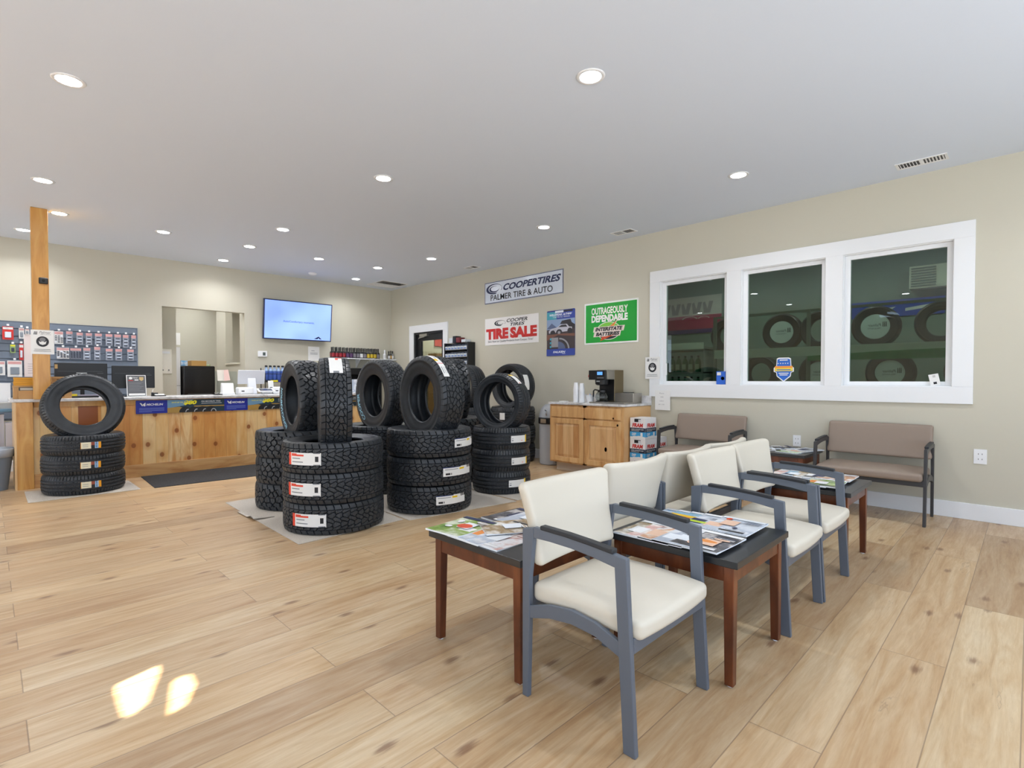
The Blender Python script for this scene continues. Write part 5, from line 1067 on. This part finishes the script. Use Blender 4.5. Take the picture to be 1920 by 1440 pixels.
s.ell(w*.42,h*.14,w*.42,h*.27,8,24,0,90) ; s.ell(w*.46,h*.14,w*.36,h*.25,6,24,0,90,rin=.86); s.poly([(w*.42,h*.14)]+[(w*.42+w*.26*math.cos(a*PI/20),h*.14+h*.17*math.sin(a*PI/20)) for a in range(11)],9)
for k in range(3): s.ell(w*.15,h*(.37-.085*k),w*.035,h*.026,7)
s.rect(0,0,w,h*.15,1); s.text('FALKEN',w*.24,h*.06,w*.68,h*.105,4,.04,.2); s.text('TIRES',w*.56,h*.035,w*.68,h*.052,4,.02)
s.build('truck_poster',[mat('poster_navy',(44,62,140),.35),mat('poster_blue',(52,74,160),.35),mat('poster_rock',(70,62,64),.5),mat('poster_sky',(140,162,196),.4),mat('poster_white',(230,234,240),.4),mat('poster_silver',(190,190,200),.4),mat('poster_grey',(150,150,154),.4),mat('poster_teal',(70,160,180),.4),mat('poster_dark',(52,50,56),.5),mat('poster_slate',(92,104,136),.5),mat('poster_rust',(124,84,70),.5)],'blue tire poster with a pale pickup truck above a wheel','poster',on_right(5.16,1.555))
w,h=.86,.57; s=Sign(w,h,.005,0); s.rect(.022,.022,w-.022,h-.022,1); s.text('OUTRAGEOUSLY',.12,.405,.70,.50,0,.03); s.text('DEPENDABLE',.12,.30,.70,.395,0,.05)
s.ell(.40,.175,.195,.122,0,40); s.ell(.40,.175,.187,.114,2,40); s.ell(.40,.175,.187,.114,4,40,180,360); s.poly([(.24,.185),(.24,.14),(.58,.14),(.58,.185)],6)
s.poly([(.56,.325),(.36,.20),(.42,.20),(.30,.055),(.50,.165),(.44,.175)],6); s.poly([(.535,.305),(.375,.205),(.435,.20),(.335,.085),(.48,.16),(.43,.18)],3); s.poly([(.52,.29),(.41,.215),(.47,.20)],5)
s.poly([(.165,.235),(.66,.235),(.64,.165),(.60,.165),(.585,.10),(.155,.10),(.17,.165),(.15,.165)],6); s.text('INTERSTATE',.185,.175,.625,.227,4,.055,.25); s.text('BATTERIES',.195,.11,.58,.16,4,.055,.25); s.poly([(.30,.10),(.36,.10),(.50,.12),(.27,.04)],3)
s.build('battery_sign',[mat('sign_white',(232,236,232),.12),mat('sign_green',(22,160,58),.15),mat('sign_light_green',(120,196,70),.3),mat('sign_orange',(206,78,40),.3),INK,mat('sign_amber',(226,140,40),.3),mat('sign_cream',(226,214,206),.3)],'green battery maker sign with white border left of the windows','sign',on_right(4.46,1.69)@Matrix.Rotation(0,4,'Z'))
# rack of small parts bins between the door and the banner
r=thing('parts_bin_rack','black wall rack with rows of clear parts bins beside the black framed door','parts rack',(XW,7.13,1.55)); m=MB(); m.box(-.16,0,-.33,-.30,-.35,.30); m.box(-.16,0,.30,.33,-.35,.30); m.box(-.012,0,-.30,.30,-.35,.30)
for k in range(5): m.box(-.15,0,-.30,.30,-.35+.13*k,-.345+.13*k)
m.build('rack_frame',BLACK,r); BNW=mat('bin_front',(206,212,216),.35); BNB=mat('bin_blue',(110,140,196),.35)
G_='parts bins in the black wall rack'
pb=None
for k in range(5):
    for j in range(7):
        y=7.13-.256+.0855*j; z=1.55-.343+.13*k
        if pb is None:
            pb=thing('parts_bin','','bin'); m=MB(); m.add([(-.155,-.038,0),(-.155,.038,0),(-.02,.038,0),(-.02,-.038,0),(-.165,-.038,.06),(-.165,.038,.06),(-.02,.038,.10),(-.02,-.038,.10)],[(0,1,2,3),(0,4,5,1),(1,5,6,2),(3,7,4,0),(2,6,7,3)]); m.build('tray',BNW,pb); MB().box(-.1685,-.1655,-.026,.026,.014,.034).build('bin_label',BNB,pb); MB().box(-.14,-.04,-.028,.028,.03,.085).build('contents',DKH,pb); o=pb
        else: o=dup(pb)
        o.location=(XW,y,z); o['group']=G_; o['label']='clear parts bin in the wall rack, %s row up, %s from the right'%(['lowest','second','third','fourth','top'][k],ORD[j].replace('front','first'))
for i,(y,w_,h_,mm,l) in enumerate(((7.30,.10,.09,BNW,'white small carton on top of the bin rack'),(7.20,.08,.12,BLACK,'black small carton on top of the bin rack'),(7.10,.10,.09,mat('dark_red_box',(110,40,44),.5),'dark red lump of packets on top of the bin rack'),(6.95,.11,.05,BNW,'flat pale carton on top of the bin rack'))):
    tag(MB().box(XW-.14,XW-.02,y-w_/2,y+w_/2,1.8505,1.85+h_).build('small_carton',mm,bevel=.004),l,'carton')
# things in the windows
s=Sign(.20,.26,.0006,0); 
s.mb=MB(); s.t=0
def sh(k): return [(.10+(x-.10)*k,.13+(y-.13)*k) for x,y in [(.03,.25),(.05,.26),(.15,.26),(.17,.25),(.175,.17),(.20,.15),(.20,.11),(.175,.10),(.17,.06),(.10,.0),(.03,.06),(.025,.10),(.0,.11),(.0,.15),(.025,.17)]]
s.poly(sh(1.0),0); s.poly(sh(.90),1); s.poly([(.012,.145),(.188,.145),(.188,.17),(.012,.17)],2); s.poly([(.012,.115),(.188,.115),(.188,.147),(.012,.147)],3)
for k in range(5): s.poly([(.045+.024*k+.009*math.cos(math.radians(90+72*(q//2)+36*(q%2)))*(1 if q%2==0 else .4),.198+.009*math.sin(math.radians(90+36*q))*(1 if q%2==0 else .4)) for q in range(10)],0)
s.rect(.06,.228,.14,.238,0); s.rect(.05,.088,.15,.098,0); s.rect(.06,.070,.14,.079,0); s.rect(.03,.126,.17,.135,1)
for i_,m_ in ((0,None),): pass
s.build('award_decal',[PAPER,mat('decal_blue',(30,100,196),.4),mat('decal_orange',(236,150,60),.4),mat('decal_yellow',(240,214,60),.4)],'blue shield shaped decal with an orange band stuck on the middle window pane','decal',frame((XW+.062,1.975,1.178),(0,-1,0),(0,0,1)))
r=thing('freshener_box','small blue and white box on the sill of the left window','box',(XW+.02,2.525,1.1475)); MB().box(-.018,.018,-.05,.055,0,.15).build('carton',mat('bright_blue_card',(44,104,210),.4),r,bevel=.004); MB().box(-.0195,-.018,-.0,.045,.105,.14).build('white_panel',PAPER,r); m=MB(); m.lathe([(.0001,0),(.02,0)],20,0,Matrix.Translation((-.0192,-.02,.07))@Matrix.Rotation(-PI/2,4,'Y')); m.build('roundel',mat('pale_blue_roundel',(170,200,226),.4),r,fixn=False)
r=thing('business_card_stand','small white card leaning in the lower right corner of the right window','card',(XW+.015,.60,1.148)); M=Matrix.Rotation(-.20,4,'X'); MB().box(-.002,.002,-.035,.035,0,.105,M=M).build('card',PAPER,r); MB().box(-.0028,-.002,-.012,.012,.015,.035,M=M).build('printed_mark',INK,r); MB().box(-.0028,-.002,-.012,.008,.075,.095,M=M).build('printed_letter',mat('pale_ink',(190,190,190),.6),r)
r=thing('window_latch','white latch on the left jamb of the left window','latch',(XW+.05,3.235,1.32)); MB().box(-.012,.0,-.012,.030,-.06,.09).build('latch_body',WHITE,r,bevel=.003)
# ------------------------------------------------------------ service bay behind the glass, with reflected tire display built as objects
RK=mat('rack_grey_steel',(120,132,126),.5)
r=thing('reflected_rack','long two level rack behind the glass, modelling a reflected tire display','rack',(7.6,1.0,0)); m=MB()
for y in (-2.2,-.6,1.0,2.2):
    for x in (-.28,.28): m.box(x-.02,x+.02,y-.02,y+.02,0,2.09)
for z in (.99,1.545):
    for x in (-.28,.28): m.box(x-.02,x+.02,-2.2,2.2,z,z+.04)
m.box(-.29,-.27,-2.2,2.2,2.06,2.09); m.build('uprights_and_rails',RK,r); MB().box(-.305,-.30,-2.2,2.2,1.50,1.62).build('reflected_white_band',mat('pale_green_fascia',(196,214,200),.5),r)
m=MB(); m.prism([(-2.0,1.44)]+[(-2.0+3.0*i/12,1.50+.045*math.sin(PI*i/12)) for i in range(13)]+[(1.0,1.44)],0,-.312,-.306); m.build('reflected_green_banner',mat('banner_green',(40,140,80),.5),r)  # white and green bands model a banner reflected in the glass
DISC=mat('pale_disc',(206,220,216),.5); DISG=mat('greenish_disc',(90,160,124),.5)
def reflected_tire(y,z,label,disc=None,g='reflected display tires built behind the glass'):
    o=bpy.data.objects.new('tire',TM['hwy']); COL.objects.link(o); tag(o,label,'tire',g); o.matrix_world=Matrix.Translation((7.60,y,z))@Matrix.Rotation(-PI/2,4,'Y')@Matrix.Rotation(PI/2,4,'Z')@Matrix.Scale(.70,4)
    if disc:
        m=MB(); m.lathe([(.0001,.085),(.205,.085)],32); z_=.0856
        m2=MB(); m2.lathe([(.0001,.085),(.21,.085),(.21,.07),(.0001,.07)],36); d=m2.build('centre_disc',disc,o,fixn=True)
        # shop logo mirrored, since the disc models a reflection
        vs,fs,w,hh=text2d('Palmer',0,.2); k=.19/w; q=MB(); q.add([(x*k-.085,.0-y_*k,z_) for x,y_ in vs],fs,0); vs,fs,w,hh=text2d('TIRE & AUTO'); k=.19/w; q.add([(x*k-.085,.045-y_*k,z_) for x,y_ in vs],fs,0)
        for i in range(3): q.add([(-.105-.022*i,.01,z_),(-.120-.022*i,.01,z_),(-.120-.022*i,-.07,z_),(-.108-.022*i,-.08,z_)],[(0,1,2,3)],0)
        q.build('disc_lettering',INK,d,fixn=False)
    return o
reflected_tire(1.34,1.842,'reflected tire with a round white logo disc on the upper rack level, right window',DISC); reflected_tire(.72,1.842,'reflected plain tire at the right end of the upper rack level, right window')
reflected_tire(2.39,1.842,'reflected tire with a round white logo disc on the upper rack level, middle window',DISC); reflected_tire(1.92,1.842,'reflected plain tire partly hidden by the frame on the upper rack level, middle window'); reflected_tire(3.12,1.842,'reflected plain tire at the left end of the upper rack level')
reflected_tire(1.19,1.288,'reflected tire with round logo disc on the lower rack level, left in the right window',DISC); reflected_tire(.45,1.288,'reflected tire with logo disc on the lower rack level, far right in the right window',DISC)
reflected_tire(1.93,1.288,'reflected tire with a round logo disc on the lower rack level, middle window',DISC); reflected_tire(2.67,1.288,'reflected plain tire at the left of the lower rack level, middle window')
r=thing('air_conditioner','white window air conditioner high on the bay wall behind the right window','air conditioner',(8.495,.90,2.50),0); r.scale=(.75,.75,.75); MB().box(-.22,0,-.30,.30,-.19,.19).build('case',mat('ivory_appliance',(216,214,196),.45),r,bevel=.01); m=MB()
for k in range(8): m.box(-.232,-.22,-.06,.27,-.16+.042*k,-.135+.042*k)
m.build('grille',mat('grille_grey',(120,126,120),.5),r); MB().box(-.226,-.22,-.27,-.09,-.16,.16).build('control_plate',mat('ivory_appliance',(216,214,196),.45),r)
r=thing('bay_banner','magenta and white banner on the bay wall behind the left window','banner',(8.49,4.35,2.30)); s=Sign(1.5,.62,.004,0); s.rect(0,.22,1.5,.62,0); s.rect(0,.06,1.5,.30,1); s.rect(0,.0,1.5,.07,2)

for k_ in range(6): s.poly([(.25+.19*k_,.33),(.36+.19*k_,.33),(.41+.19*k_,.52),(.34+.19*k_,.52),(.31+.19*k_,.40),(.27+.19*k_,.52),(.23+.19*k_,.50)],3)
s.ell(.95,.24,.14,.05,0,24,0,180,rin=.8); s.ell(1.2,.24,.10,.04,0,24,0,180,rin=.8); s.build('printed_cloth',[mat('cloth_white',(214,206,200),.6),mat('cloth_magenta',(190,40,96),.6),mat('cloth_violet',(70,50,120),.6),mat('cloth_grey',(150,140,140),.6)],None,None,frame((-.01,.75,-.31),(0,-1,0),(0,0,1)),parent=r)
r=thing('reflected_sign','reflected blue banner, built high behind the right window','banner',(8.49,1.28,2.15)); s=Sign(1.0,.22,.004,0); s.poly([(.1,.05),(.45,.09),(.5,.13),(.1,.08)],1); s.poly([(.6,.06),(.9,.10),(.92,.14),(.6,.10)],1);  s.build('printed_cloth',[mat('cloth_blue',(40,80,190),.5),PAPER],None,None,frame((-.005,.5,-.11),(0,-1,0),(0,0,1)),parent=r)  # reflection of a storefront sign, built as an object
r=thing('bottle_shelving','dark shelving with rows of fluid jugs behind the left window','shelving',(7.7,4.2,0)); m=MB()
for z in (1.0,1.32,1.66): m.box(-.2,.2,-.75,.75,z-.02,z)
for y in (-.75,.73): m.box(-.2,.2,y,y+.02,0,1.7)
m.build('shelves',RK,r); MB().box(-.205,-.20,-.75,.75,1.66,1.76).build('fascia',mat('pale_green_fascia',(196,214,200),.5),r)
jug=None
for k,z in enumerate((1.0,1.32)):
    for j in range(13):
        y=4.85-.105*j
        if jug is None:
            jug=thing('fluid_jug','','jug'); m=MB(); m.lathe([(.04,0),(.045,.01),(.045,.15),(.03,.19),(.015,.205),(.015,.225)],14); m.build('body',mat('green_jug',(40,120,80),.3),jug,smooth='angle'); MB().cyl(0,0,.224,.248,.018,12).build('cap',BLACK,jug); MB().box(-.0465,-.040,-.03,.03,.04,.12).build('jug_label',mat('pale_jug_label',(150,190,160),.5),jug); o=jug
        else: o=dup(jug)
        o.location=(7.62,y,z+.0005); o['group']='fluid jugs in the service bay'; o['label']='green fluid jug on the %s shelf behind the left window, number %s from the left'%(['lower','upper'][k],ORD[j].replace('front','one'))
# red sign and grey cabinet seen through the black framed door
s=Sign(1.0,.34,.01,0); s.rect(.2,.12,.8,.17,1); s.rect(.5,.07,.8,.09,1); s.build('red_sign',[mat('sign_red',(206,70,58),.4),PAPER],'red sign in the room behind the black framed door','sign',frame((7.04,9.438,1.95),(1,0,0),(0,0,1)))
tag(MB().box(7.04,8.3,9.10,9.44,0,1.78).build('grey_locker',mat('locker_grey',(120,128,130),.5)),'grey cabinet in the room behind the black framed door','cabinet')
tag(MB().box(6.80,7.03,9.05,9.35,0,1.77).build('wood_crate',KRAFT),'orange brown crate in the room behind the black framed door','crate')
